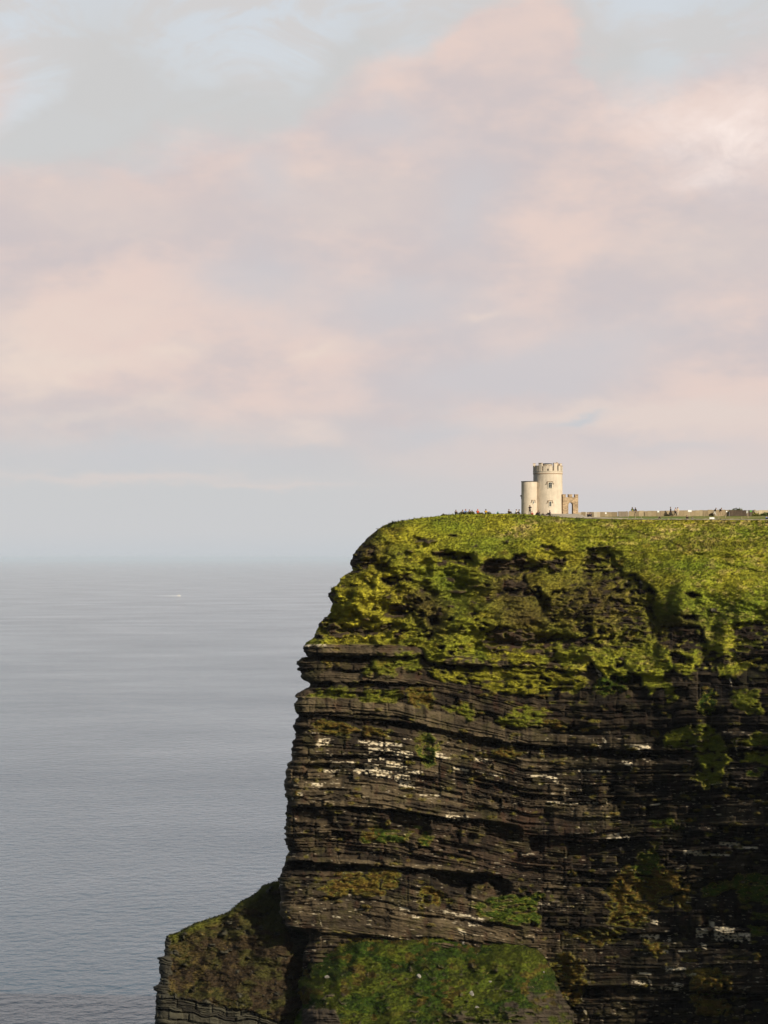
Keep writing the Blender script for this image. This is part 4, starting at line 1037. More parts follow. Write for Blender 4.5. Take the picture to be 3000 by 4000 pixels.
slab_wall(2456, 2848, 1996.5, 1991.5, 445, 447, 'long tan flagstone wall behind the walking people', TAN)
slab_wall(2944, 3080, 1993.5, 1993, 458, 462, 'far pale wall beyond the dark brown hoarding', [(.36, .30, .19), (.33, .27, .17)])

def board_hut():
    xa, ya, za = W(2849, 1992.8, 444); xb, yb, zb = W(2939, 1993.5, 446)
    zg = float(ground_z(2890, 445)) - .2
    h = empty('board_hoarding', (xa, ya, zg)); tag(h, 'dark brown boarded hoarding at the end of the tan wall with plants over it', 'hoarding')
    m = MB(); n = 20; L = xb - xa
    for k in range(n):
        m.box((L * (k + .5) / n, .0 + (k % 2) * .012, (za - zg) / 2 + random.uniform(-.02, .02)), (L / n - .01, .06, za - zg), 0)
    m.build('boards', M_DWOOD, h)
    m = MB(); m.box((L + .15, -.05, (za - zg) / 2 + .05), (.22, .22, za - zg + .1)); m.build('end_post', M_SLAB if False else M_WOOD, h)
board_hut()

def sign(U0, U1, Vt, Vb, Y, mat, label, legs=None, name='sign'):
    x, y, z = W((U0 + U1) / 2, Vb, Y); s = Y / F
    w = (U1 - U0) * s; h = (Vb - Vt) * s
    zg = float(ground_z((U0 + U1) / 2, Y)) - .1
    e = empty(name, (x, y, zg)); tag(e, label, 'sign')
    m = MB(); m.box((0, 0, z - zg + h / 2), (w, .05, h)); m.build('board', mat, e, bevel=.01)
    hh = z - zg + h * .8
    for t in ((-.35, .35) if legs == 2 else (0,)):
        m = MB(); m.box((t * w, .055, hh / 2), (.07, .055, hh)); m.build('post', M_WOOD, e)
    return e
sign(2771.5, 2790.5, 2020.8, 2029.8, float(crest_y(2780)) + 2.0, M_WHITE, 'low white notice board standing at the cliff edge', 2)
sign(2567.5, 2575, 1995.2, 2001.5, 430, M_WHITE, 'small white sign on a dark post above the dark crouching figure')
sign(2363.5, 2369.5, 2001.5, 2008, 438, M_WHITE, 'small white sign in front of the pale wall near the gateway')
sign(2687, 2701.5, 1992.4, 1999.8, 443.5, M_WHITE, 'wide white sign on the long tan wall', 2)
sign(2835.5, 2841, 1995.5, 2000.5, 442, M_WHITE, 'little white sign at the hoarding end of the tan wall')
sign(2915, 2922.5, 1994.5, 2005, 442, M_GREY, 'grey notice panel in front of the dark hoarding')
sign(2929, 2937.5, 1993.4, 2000.2, 442, M_GREENB, 'green sign on the dark hoarding')

POSTS = [(2329, 2000, 2015), (2376, 2006, 2022), (2417, 2001, 2020), (2453, 2001, 2023), (2481, 2004, 2026), (2505, 2006, 2024), (2519, 1996, 2013), (2547, 2002, 2021), (2575, 2002, 2027), (2750, 2000, 2018), (2807, 2017, 2027), (2834, 2000, 2023), (2898, 2018, 2028), (2922, 2003, 2024), (2964, 1994, 2009)]
pm = MB(); pm.box((0, 0, .5), (.10, .10, 1.0), 0, taper=.9)
proto = None
def where(U):
    best = min([(2366, 'near the small white sign by the gateway'), (2434, 'before the grey flagstone panel'), (2477, 'by the walker in the bright vest'), (2535, 'on the grass between the walkers'), (2571, 'under the small white sign'), (2750, 'below the middle of the long tan wall'), (2781, 'beside the low white notice board'), (2838, 'below the little white sign'), (2918, 'below the grey notice panel'), (2964, 'by the far pale wall')], key=lambda q: abs(q[0] - U))
    return best[1]
seen = {}
for (U, vt, vb) in POSTS:
    x, y, z = on_ground(U, vb); hgt = (vb - vt) * y / F
    if proto is None:
        proto = pm.build('fence_post', M_WOOD); o = proto
    else:
        o = proto.copy(); link(o)
    o.location = (x, y, z - .08); o.scale = (1, 1, hgt + .08); o.rotation_euler = (random.uniform(-.05, .05), random.uniform(-.05, .05), random.uniform(0, 1))
    w = where(U); seen[w] = seen.get(w, 0) + 1
    size = 'short' if hgt < .6 else ('tall' if hgt > 1.0 else 'slim')
    tag(o, f'{size} weathered wooden post {w}' + (', the next one along' if seen[w] == 2 else ', the third one' if seen[w] == 3 else ''), 'post', 'fence posts along the cliff path')

# flagged path and its edging on the rim
def rim_path():
    us = np.linspace(2180, 3400, 300)
    rows = []
    for off, dz in ((.5, .10), (.5, .24), (1.0, .24), (1.0, .03)):
        y = crest_y(us) + off; rows.append(np.column_stack([(us - 1500) / F * y, y, ground_z(us, y) + dz + (hash2(np.floor(us / 9), us * 0, 4) - .5) * .07]))
    P = np.stack(rows[::-1])
    tint = np.tile((.30, .26, .19), (P.shape[0] * P.shape[1], 1)) * (.75 + .5 * hash2(np.floor(np.tile(us, 4) / 9), 0 * np.tile(us, 4), 8))[:, None]
    me = np_mesh('path_edging', P.reshape(-1, 3), grid_faces(4, 300), tint); me.materials.append(M_SLAB)
    tag(link(bpy.data.objects.new('path_edging', me)), 'low flagstone edging along the rim path', 'edging', kind='structure')
    y0 = crest_y(us) + 1.02
    P = np.stack([np.column_stack([(us - 1500) / F * y, y, ground_z(us, y) + .05]) for y in (y0, y0 + 1.0, y0 + 2.2)])
    me = np_mesh('path', P.reshape(-1, 3), grid_faces(3, 300), np.tile((.36, .32, .25), (900, 1))); me.materials.append(M_SLAB)
    tag(link(bpy.data.objects.new('path', me)), 'pale path along the rim', 'path', kind='structure')
    # ramp from the steps up to the wall
    t = np.linspace(0, 1, 60); U = 2262 + t * 190; Y = 428 - t * 6
    a = np.column_stack([(U - 1500) / F * Y, Y, ground_z(U, Y) + .32 - .2 * t]); bk = np.column_stack([(U - 1500) / F * (Y + 2), Y + 2, ground_z(U, Y + 2) + .34 - .2 * t]); lo = a.copy(); lo[:, 2] -= .5
    P = np.stack([bk, a, lo]); me = np_mesh('ramp', P.reshape(-1, 3), grid_faces(3, 60), np.tile((.33, .28, .2), (180, 1))); me.materials.append(M_SLAB)
    o = tag(link(bpy.data.objects.new('path_ramp', me)), 'pale paved ramp down from the tower steps', 'ramp', kind='structure')
rim_path()

# ------------------------------------------------------------------ plants on the skyline
def leafy(name, pos, rx, ry, h, n, cols, label, cat, leaf=.12, group=None, spread=1.0):
    """a low bush: woody stems and many leaf faces through its volume"""
    e = empty(name, pos); tag(e, label, cat, group)
    m = MB()
    for k in range(9):
        a = random.uniform(0, 6.28); r = random.uniform(.1, .7)
        p1 = (rx * r * math.cos(a), ry * r * math.sin(a), h * random.uniform(.5, .95))
        m.add([(-.02, 0, -.1), (.02, 0, -.1), (0, .02, -.1), p1], [(0, 1, 3), (1, 2, 3), (2, 0, 3)])
    m.build('stem', M_DWOOD, e)
    co = []; cl = []
    for k in range(n):
        a = random.uniform(0, 6.28); r = math.sqrt(random.random()); lump = .7 + .3 * math.sin(a * 3 + pos[0]) * math.cos(a * 2)
        z = random.random() ** .7 * h * (1 - .55 * r * r) * lump
        c = np.array((rx * r * math.cos(a), ry * r * math.sin(a), z)); d = rng.normal(0, 1, 3) * leaf; d[2] = abs(d[2]); s = rng.normal(0, 1, 3) * leaf * .45
        co += [c - s, c + s, c + d]; q = np.array(random.choice(cols)) * random.uniform(.6, 1.4); cl += [q, q, q]
    me = np_mesh('foliage', np.array(co), np.arange(len(co)).reshape(-1, 3), np.array(cl)); me.materials.append(M_FOLI)
    link(bpy.data.objects.new('foliage', me), e)
    return e
GRN = [(.07, .09, .02), (.11, .12, .025), (.05, .06, .015)]; YEL = [(.24, .21, .05), (.16, .17, .03)]
def weed(U, back, h, label):
    x, y, z = on_ground(U, back=back)
    leafy('tall_weed', (x, y, z - .1), .5, .4, h, 160, [(.08, .09, .03), (.10, .08, .035)], label, 'weed', .14, 'tall weeds on the skyline')
weed(1800, .8, .85, 'dark weed clump on the skyline between the seated visitors, near the red-hatted one')
weed(1836, .9, .75, 'dark weed clump in front of the seated visitor in brown')
weed(1843, .6, .95, 'tallest dark weed clump before the orange hooded sitter')
weed(1908, .8, .7, 'dark weed clump beside the sitter in the yellow vest')
weed(1880, .6, .45, 'low dark weed clump between the orange hood and the yellow vest')
weed(1735, .5, .45, 'lone thin weed on the bare skyline towards the sea')
x, y, z = W(2868, 1994, 446.2); leafy('shrub', (x, y, z - .4), 1.0, .6, .75, 260, GRN, 'green shrub growing above the dark hoarding', 'shrub', .2)
x, y, z = W(2888, 1993, 446.4); leafy('shrub', (x, y, z - .3), .5, .4, .8, 120, GRN, 'thin spiky green plant above the middle of the dark hoarding', 'shrub', .2)
x, y, z = on_ground(2953, 2009); leafy('shrub', (x, y, z), .75, .6, .75, 420, YEL, 'yellow green bush beside the end post of the hoarding', 'shrub', .16)
x, y, z = on_ground(2996, 2010); leafy('shrub', (x, y, z), 1.3, .7, .8, 620, GRN, 'wide dark green bush in front of the far pale wall', 'shrub', .18)
x, y, z = on_ground(2606, 2012); leafy('shrub', (x, y, z), .32, .25, .55, 200, [(.06, .045, .03), (.09, .07, .04)], 'dark brown dead bush against the long tan wall', 'shrub', .14)
x, y, z = on_ground(2779, 2009); leafy('shrub', (x, y, z), .5, .35, .75, 260, [(.06, .045, .03), (.09, .07, .04)], 'low dark brown bush behind the leaning walker', 'shrub', .14)

# ------------------------------------------------------------------ loose rocks
def boulder(U, V, Y, s, label, seed, stretch=(1, 1, 1)):
    bm = bmesh.new(); bmesh.ops.create_icosphere(bm, subdivisions=3, radius=1.0)
    r = np.random.default_rng(seed); pl = r.normal(0, 1, (9, 3)); pl /= np.linalg.norm(pl, axis=1)[:, None]; dd = r.uniform(.55, .9, 9)
    for v in bm.verts:
        p = np.array(v.co)
        for n_, d in zip(pl, dd):
            t = p @ n_
            if t > d: p = p - n_ * (t - d)
        p = p * (1 + .05 * r.normal())
        v.co = Vector(p * s * np.array(stretch))
    me = bpy.data.meshes.new('boulder'); bm.to_mesh(me); bm.free(); me.materials.append(M_BOULD)
    o = link(bpy.data.objects.new('boulder', me)); o.location = W(U, V, Y); o.rotation_euler = (0, 0, seed)
    return tag(o, label, 'boulder', 'loose rocks on the turf')
def mY(U, V): return float(mound_depth(np.array([[float(U)]]), np.array([[float(V)]]))[0, 0])
for i, (U, V, s, st, lab) in enumerate([
 (1636, 3815, .48, (.9, 1, 1.1), 'pale upright boulder on the green slope towards the spur'),
 (1843, 3883, .50, (.9, 1, 1.1), 'pale boulder low in the middle of the green slope'),
 (1811, 3683, .36, (.8, 1, 1.2), 'small white boulder at the top edge of the green slope under the pale beds'),
 (1914, 3834, .30, (1.2, 1, .7), 'little grey stone above the boulder in the middle of the green slope'),
 (1279, 3817, .55, (1.2, 1, .6), 'flat pale boulder in the brown grass beside the dark gully'),
 (2124, 3798, .20, (1, 1, 1), 'tiny pale stone near the steep rocky end of the green slope'),
 (1862, 3935, .42, (1.1, 1, .6), 'grey flat stone lowest on the green slope')]):
    boulder(U, V, mY(U, V) - .15, s, lab, 31 + i, st)

# ------------------------------------------------------------------ boat and its wake
def boat():
    Y = EYE * F / (2327.8 - HV); x, y, z = W(698, 2327.8, Y)
    e = empty('motor_boat', (x, y, 0)); tag(e, 'white motor boat with a cabin trailing a long white wake on the open sea', 'boat')
    L, B, Hh = 21.0, 5.5, 2.6
    m = MB(); secs = []
    for t, bw, dz in ((-.5, .85, 0), (-.3, 1, 0), (0, 1, .05), (.25, .85, .25), (.4, .5, .55), (.5, .04, .9)):
        X = t * L; w = B / 2 * bw
        secs.append([(X, -w * .55, -.8), (X, -w, .9), (X, -w, Hh + dz), (X, w, Hh + dz), (X, w, .9), (X, w * .55, -.8)])
    vs = [p for s in secs for p in s]; fs = []
    for i in range(len(secs) - 1):
        for k in range(6):
            a = i * 6 + k; c = i * 6 + (k + 1) % 6; fs.append((a, c, c + 6, a + 6))
    fs.append((0, 1, 2, 3, 4, 5)); fs.append(tuple(30 + k for k in (5, 4, 3, 2, 1, 0)))
    m.add(vs, fs); m.build('hull', plain('boat_white', (.82, .80, .76), .4, .03), e)
    m = MB(); m.box((1.0, 0, Hh + 1.4), (8, 3.8, 2.8), taper=.9); m.box((-.5, 0, Hh + 3.6), (4.2, 3, 1.6), taper=.85); cb = m.build('cabin', plain('boat_cabin', (.8, .72, .62), .5, .05), e)
    m = MB(); m.box((1.0, -1.92, Hh + 1.8), (6.2, .06, .8)); m.box((4.9, 0, Hh + 1.9), (.1, 3, .8)); m.build('window', M_PANE, cb)
    m = MB(); m.box((-.5, 0, Hh + 6), (.15, .15, 3.2)); m.box((-.5, 0, Hh + 6.4), (.1, 1.6, .1)); m.build('mast', M_GREY, e)
    # foam trail: a ridge of broken water
    n = 160; t = np.linspace(0, 1, n); cen = np.column_stack([-L * .5 - t * 95, t * 40, 0 * t])
    wd = 2.2 + t * 5; hh = (1.15 * (1 - t) ** .8 + .05) * (.7 + .6 * hash2(np.floor(t * 80), t * 0, 6))
    rows = []
    for a, h in ((-1, -.05), (-.5, .75), (0, 1), (.5, .75), (1, -.05)):
        p = cen.copy(); p[:, 1] += a * wd; p[:, 2] = np.where(h > 0, h * hh, -.05); rows.append(p)
    P = np.stack(rows); me = np_mesh('boat_wake', P.reshape(-1, 3), grid_faces(5, n)); me.materials.append(plain('foam', (.8, .8, .8), .9, .1, .5))
    o = link(bpy.data.objects.new('boat_wake', me)); o.location = (x, y, 0); tag(o, 'white foam trail behind the boat', 'wake', kind='stuff')
boat()

# ------------------------------------------------------------------ people
def skin_mesh(name, V, E, R, sub=1, smooth=True):
    me = bpy.data.meshes.new(name + '_cage'); me.from_pydata(V, E, [])
    o = link(bpy.data.objects.new(name + '_cage', me))
    o.modifiers.new('s', 'SKIN').use_smooth_shade = True
    sd = o.modifiers.new('d', 'SUBSURF'); sd.levels = sub; sd.render_levels = sub
    lay = me.skin_vertices[0].data if me.skin_vertices else None
    for i, r in enumerate(R):
        lay[i].radius = (r, r) if not isinstance(r, tuple) else r
        lay[i].use_root = (i == 0)
    dg = bpy.context.evaluated_depsgraph_get(); dg.update()
    out = bpy.data.meshes.new_from_object(o.evaluated_get(dg)); out.name = name
    bpy.data.objects.remove(o); bpy.data.meshes.remove(me)
    return out

def figure(J, bare_legs=False):
    """body, jacket, trousers and hair meshes for one set of joints"""
    V = []; E = []; R = []
    ix = {}
    def put(n, p, r, to=None):
        ix[n] = len(V); V.append(tuple(p)); R.append(r)
        if to: E.append((ix[to], ix[n]))
    put('pel', J['pel'], .13); put('spine', J['spine'], .125, 'pel'); put('chest', J['chest'], .135, 'spine'); put('neck', J['neck'], .055, 'chest')
    put('jaw', J['jaw'], .066, 'neck'); put('face', J['face'], .092, 'jaw'); put('crown', J['crown'], .06, 'face')
    f = Vector(J['face']); n = Vector(J['look'])
    put('nose', f + n * .105 + Vector((0, 0, -.015)), .014, 'face')
    sidev = n.cross(Vector((0, 0, 1))).normalized()
    for s, k in ((1, 'L'), (-1, 'R')):
        put('ear' + k, f + sidev * (.098 * s), .016, 'face')
    for k in 'LR':
        put('hip' + k, J['hip' + k], .092, 'pel'); put('kne' + k, J['kne' + k], .062, 'hip' + k); put('ank' + k, J['ank' + k], .044, 'kne' + k); put('toe' + k, J['toe' + k], .036, 'ank' + k)
        put('sho' + k, J['sho' + k], .068, 'chest'); put('elb' + k, J['elb' + k], .046, 'sho' + k); put('wri' + k, J['wri' + k], .030, 'elb' + k)
        w = Vector(J['wri' + k]); d = (w - Vector(J['elb' + k])).normalized(); q = d.cross(n)
        q = q.normalized() if q.length > .1 else Vector((1, 0, 0)); up = q.cross(d)
        put('palm' + k, w + d * .07, (.038, .022), 'wri' + k)
        for i, (o_, l) in enumerate(((-.030, .060), (-.010, .075), (.010, .070), (.030, .055))):
            put(f'f{i}a{k}', w + d * .11 + q * o_, .0095, 'palm' + k); put(f'f{i}b{k}', w + d * (.11 + l * .6) + q * o_ * 1.1 + up * .012, .0088, f'f{i}a{k}')
            put(f'f{i}c{k}', w + d * (.11 + l * .95) + q * o_ * 1.1 + up * .035, .0075, f'f{i}b{k}')
        put('th' + k, w + d * .06 + q * -.055, .011, 'palm' + k); put('tt' + k, w + d * .10 + q * -.07 + up * .02, .009, 'th' + k)
    body = skin_mesh('person', V, E, R)
    def sub(names, rad, links):
        vv = [V[ix[a]] for a in names]; return skin_mesh('cloth', vv, [(names.index(a), names.index(b)) for a, b in links], rad)
    jk = sub(['pel', 'spine', 'chest', 'shoL', 'elbL', 'wriL', 'shoR', 'elbR', 'wriR'], [.165, .158, .165, .095, .070, .050, .095, .070, .050],
             [('pel', 'spine'), ('spine', 'chest'), ('chest', 'shoL'), ('shoL', 'elbL'), ('elbL', 'wriL'), ('chest', 'shoR'), ('shoR', 'elbR'), ('elbR', 'wriR')])
    legs = ['pel', 'hipL', 'kneL', 'ankL', 'hipR', 'kneR', 'ankR']
    if bare_legs:
        tr = sub(['pel', 'hipL', 'kneL', 'hipR', 'kneR'], [.15, .115, .095, .115, .095], [('pel', 'hipL'), ('hipL', 'kneL'), ('pel', 'hipR'), ('hipR', 'kneR')])
    else:
        tr = sub(legs, [.15, .112, .082, .064, .112, .082, .064], [('pel', 'hipL'), ('hipL', 'kneL'), ('kneL', 'ankL'), ('pel', 'hipR'), ('hipR', 'kneR'), ('kneR', 'ankR')])
    c = Vector(J['crown']); hv = [f - n * .035 + Vector((0, 0, .02)), c - n * .02 + Vector((0, 0, .0)), f - n * .07 + Vector((0, 0, -.05))]
    hr = skin_mesh('hair', [tuple(a) for a in hv], [(0, 1), (0, 2)], [.098, .072, .07])
    return dict(body=body, jacket=jk, trousers=tr, hair=hr)

def mirror(d): return d
STAND = dict(pel=(0, 0, .93), spine=(0, .01, 1.14), chest=(0, .01, 1.34), neck=(0, 0, 1.49), jaw=(0, -.025, 1.56), face=(0, -.01, 1.64), crown=(0, .005, 1.70), look=(0, -1, 0),
 hipL=(.09, 0, .88), kneL=(.10, -.03, .49), ankL=(.11, .02, .09), toeL=(.13, -.15, .035), hipR=(-.09, 0, .88), kneR=(-.10, -.02, .49), ankR=(-.10, .03, .09), toeR=(-.12, -.14, .035),
 shoL=(.18, .01, 1.40), elbL=(.25, .04, 1.13), wriL=(.24, -.08, .90), shoR=(-.18, .01, 1.40), elbR=(-.25, .04, 1.13), wriR=(-.24, -.06, .89))
PHOTO = dict(STAND, elbL=(.27, -.14, 1.24), wriL=(.10, -.26, 1.50), elbR=(-.27, -.14, 1.24), wriR=(-.10, -.26, 1.50), hipL=(.11, 0, .88), kneL=(.15, -.02, .49), ankL=(.19, .02, .09), toeL=(.22, -.14, .035), ankR=(-.16, .03, .09), kneR=(-.13, -.02, .49), toeR=(-.19, -.13, .035))
WALK = dict(STAND, pel=(0, 0, .91), chest=(0, -.05, 1.33), neck=(0, -.08, 1.47), jaw=(0, -.12, 1.53), face=(0, -.11, 1.61), crown=(0, -.10, 1.67),
 kneL=(.10, -.20, .52), ankL=(.10, -.30, .11), toeL=(.11, -.46, .06), kneR=(-.09, .04, .47), ankR=(-.09, .33, .15), toeR=(-.10, .22, .035), hipL=(.09, -.02, .87), hipR=(-.09, .01, .87),
 shoL=(.18, -.03, 1.39), elbL=(.23, .12, 1.14), wriL=(.22, .02, .93), shoR=(-.18, -.06, 1.39), elbR=(-.24, -.12, 1.13), wriR=(-.20, -.30, 1.0))
LEAN = dict(WALK, spine=(0, -.10, 1.12), chest=(0, -.22, 1.29), neck=(0, -.31, 1.40), jaw=(0, -.36, 1.45), face=(0, -.37, 1.53), crown=(0, -.36, 1.59), shoL=(.18, -.22, 1.34), shoR=(-.18, -.24, 1.34), elbL=(.22, -.16, 1.08), wriL=(.20, -.32, .92), elbR=(-.23, -.30, 1.08), wriR=(-.18, -.46, .98))
SIT = dict(pel=(0, .05, .13), spine=(0, .07, .33), chest=(0, .03, .52), neck=(0, -.01, .66), jaw=(0, -.05, .73), face=(0, -.04, .81), crown=(0, -.03, .87), look=(0, -1, 0),
 hipL=(.10, .0, .12), kneL=(.15, -.36, .46), ankL=(.14, -.58, .09), toeL=(.15, -.75, .045), hipR=(-.10, .0, .12), kneR=(-.15, -.38, .45), ankR=(-.14, -.60, .09), toeR=(-.15, -.77, .045),
 shoL=(.18, .03, .57), elbL=(.26, -.12, .38), wriL=(.14, -.34, .50), shoR=(-.18, .03, .57), elbR=(-.26, -.12, .38), wriR=(-.12, -.34, .49))
BEND = dict(SIT, chest=(0, -.16, .46), spine=(0, -.02, .32), neck=(0, -.28, .55), jaw=(0, -.35, .56), face=(0, -.38, .62), crown=(0, -.36, .68), shoL=(.18, -.16, .51), shoR=(-.18, -.16, .51), elbL=(.26, -.30, .34), wriL=(.12, -.48, .40), elbR=(-.25, -.30, .34), wriR=(-.10, -.50, .38))
FIG = {}
def fig(kind):
    if kind not in FIG:
        FIG[kind] = figure({'stand': STAND, 'photo': PHOTO, 'walk': WALK, 'lean': LEAN, 'sit': SIT, 'bend': BEND, 'shorts': WALK}[kind], kind == 'shorts')
        for k, m in FIG[kind].items(): m.materials.append(M_SKIN)
    return FIG[kind]
M_SKIN = plain('skin', (.42, .25, .17), .6, .05)
_cm = {}
def cloth(c):
    if c not in _cm: _cm[c] = plain('fabric_%d' % len(_cm), c, .9, .1, 30)
    return _cm[c]
BLACK = (.018, .018, .022); NAVY = (.02, .025, .05); BROWN = (.07, .04, .028); ORANGE = (.55, .09, .03); RED = (.4, .03, .03); YELLOW = (.6, .33, .03); LBLUE = (.32, .45, .62); BLUE = (.10, .22, .48); TEAL = (.10, .42, .42)
PINK = (.62, .40, .33); BEIGE = (.50, .42, .31); WHITEC = (.62, .58, .52); GREY = (.16, .15, .14); TANC = (.42, .30, .18); HAIRD = (.025, .018, .013); HAIRB = (.12, .07, .035); LIME = (.55, .62, .05)
def person(pos, kind, jacket, legs, hair, label, rz=0.0, s=1.0, group='visitors on the cliff top'):
    m = fig(kind)
    def ob(name, mesh, mat, parent=None):
        o = bpy.data.objects.new(name, mesh); link(o, parent)
        o.material_slots[0].link = 'OBJECT'; o.material_slots[0].material = mat
        return o
    p = ob('person', m['body'], M_SKIN); p.location = pos; p.rotation_euler = (0, 0, rz); p.scale = (s, s, s)
    ob('jacket', m['jacket'], cloth(jacket), p); ob('shorts' if kind == 'shorts' else 'trousers', m['trousers'], cloth(legs), p)
    h = ob('hair' if hair in (HAIRD, HAIRB) else 'hood', m['hair'], cloth(hair), p)
    return tag(p, label, 'person', group)
def sitter(U, jacket, hair, label, back=2.6, rz=0.3, kind='sit', s=1.0, legs=BLACK, up=0.0):
    x, y, z = on_ground(U, back=back); return person((x, y, z + up), kind, jacket, legs, hair, label, rz, s)
sitter(1781, BLACK, HAIRD, 'person in black sitting furthest out on the skyline', 1.6)
sitter(1807, GREY, HAIRD, 'person in dark grey sitting low behind the weeds next to the red hat', 2.6)
sitter(1819, BLUE, RED, 'person in blue with a red hat sitting on the skyline', 1.8, s=1.05)
sitter(1834, BROWN, HAIRD, 'person in brown sitting behind the weed clumps', 2.6)
sitter(1866, ORANGE, ORANGE, 'person in an orange red hooded coat sitting on the skyline', 1.5, rz=3.0)
sitter(1898, YELLOW, HAIRD, 'person with a yellow orange vest and dark hair sitting on the skyline', 1.5, rz=3.0)
sitter(1943, TEAL, TEAL, 'person in turquoise lying low behind the crest', 5.0, kind='bend', s=.8)
sitter(1988, BROWN, HAIRD, 'person in dark brown sitting alone between the turquoise coat and the turret', 2.2, rz=1.0)
sitter(2017, WHITEC, HAIRB, 'person in pale clothes sitting beside the light blue one at the turret', 3.0, rz=1.2)
sitter(2028, LBLUE, HAIRD, 'person in light blue sitting at the foot of the turret', 3.0, rz=-.6)
def stand_at(U, Vf, Y, kind, jacket, legs, hair, label, rz=0.0, s=1.0):
    x, y, z = W(U, Vf, Y); return person((x, y, z), kind, jacket, legs, hair, label, rz, s)
def ground_at(U, back): return float(crest_y(U)) + back
x, y, z = on_ground(2069.5, back=3.2); person((x, y, z), 'photo', (.05, .035, .03), BLACK, HAIRB, 'standing person with raised arms taking a photo before the stair turret', .3, 1.02)
x, y, z = on_ground(2078, back=3.4); person((x, y, z), 'sit', PINK, ORANGE, HAIRB, 'small person in pink and orange beside the standing photographer', .2, .85)
x, y, z = on_ground(2094.5, back=2.6); person((x, y, z), 'bend', RED, BLACK, HAIRD, 'person bending forward in red and black by the steps', 1.4, .95)
x, y, z = on_ground(2104, back=2.2); person((x, y, z), 'sit', BLACK, BLACK, HAIRB, 'person in black sitting next to the one bending forward', -.5, 1.0)
x, y, z = on_ground(2117.5, back=1.6); person((x, y, z), 'bend', GREY, BLACK, HAIRD, 'crouching person in grey at the edge of the steps', .8, .75)
person(W(2147.5, 2015.2, 418.0), 'sit', NAVY, BLACK, HAIRD, 'person in navy sitting on the grey steps below the tower windows', -1.3, 1.1)
x, y, z = W(2296, 2006.5, 427.0); person((x, y, float(ground_z(2296, 427.0)) + .33), 'sit', BLACK, BLACK, HAIRD, 'person in black sitting on the ramp, nearer the gateway', .5, .95)
x, y, z = W(2307, 2006.5, 427.0); person((x, y, float(ground_z(2307, 426.6)) + .33), 'sit', NAVY, BLACK, HAIRD, 'person in navy sitting on the ramp, farther from the gateway', -.4, .95)
def walker(U, V, *a, **k):
    return person(on_ground(U, V), *a, **k)
wv = walker(2471, 2014, 'shorts', BLACK, BLACK, HAIRD, 'walker in shorts and a black top with bright yellow bands before the tan wall', rz=-1.0, s=1.02)
vb = MB(); 
for zz in (1.10, 1.26): vb.lathe((0, -.02, zz), [(.178, 0), (.182, .04), (.178, .08)], 20, caps=False)
vb.build('reflective_band', cloth(LIME), wv)
walker(2483, 2013, 'walk', BLACK, BLACK, HAIRD, 'walker in black next to the one with yellow bands', rz=-1.0, s=.98)
walker(2620, 2012.5, 'stand', BLACK, BLACK, HAIRD, 'walker all in black with short hair before the tan wall', rz=1.3, s=1.05)
walker(2637.5, 2012.5, 'walk', PINK, BLACK, HAIRD, 'walker in a pink top and black trousers before the tan wall', rz=1.2, s=.98)
walker(2647.5, 2012.5, 'stand', BEIGE, BEIGE, HAIRB, 'person in pale beige standing behind the pink top', rz=.4, s=1.0)
walker(2790.5, 2011, 'lean', BLACK, WHITEC, HAIRD, 'leaning walker in a black top and white trousers', rz=1.2, s=1.0)
bp = walker(2812, 2009.5, 'lean', BROWN, TANC, HAIRB, 'leaning walker in a dark coat and tan trousers', rz=1.2, s=1.0)
m = MB(); m.box((0, 0, 0), (.30, .18, .44), 0, taper=.85); m.box((0, -.12, -.06), (.22, .08, .2), 0, taper=.8); bk = m.build('backpack', cloth(GREY), bevel=.04, seg=2)
o_ = bp.matrix_basis if False else None
bk.location = Vector(bp.location) + Matrix.Rotation(1.2, 3, 'Z') @ Vector((0, .02, 1.24)); bk.rotation_euler = (-.45, 0, 1.2 + math.pi)
tag(bk, 'grey backpack worn by the leaning walker in tan trousers', 'backpack')
def rim_sitter(U, V, *a, **k): return person(on_ground(U, V), *a, **k)
rim_sitter(2573, 2028, 'bend', BLACK, BLACK, BLACK, 'small dark crouching figure on the rim below the white sign', rz=1.6, s=.75)
rim_sitter(2683.5, 2028, 'sit', BROWN, BLACK, HAIRD, 'person in dark brown sitting on the rim below the wide white sign', rz=.3, s=.82)
rim_sitter(2705, 2028, 'bend', GREY, GREY, HAIRD, 'small grey person crouching on the rim near the brown sitter', rz=-.5, s=.6)
rim_sitter(2994.5, 2030, 'sit', BLUE, NAVY, HAIRD, 'person in bright blue sitting on the rim at the picture edge', rz=.5, s=.82)

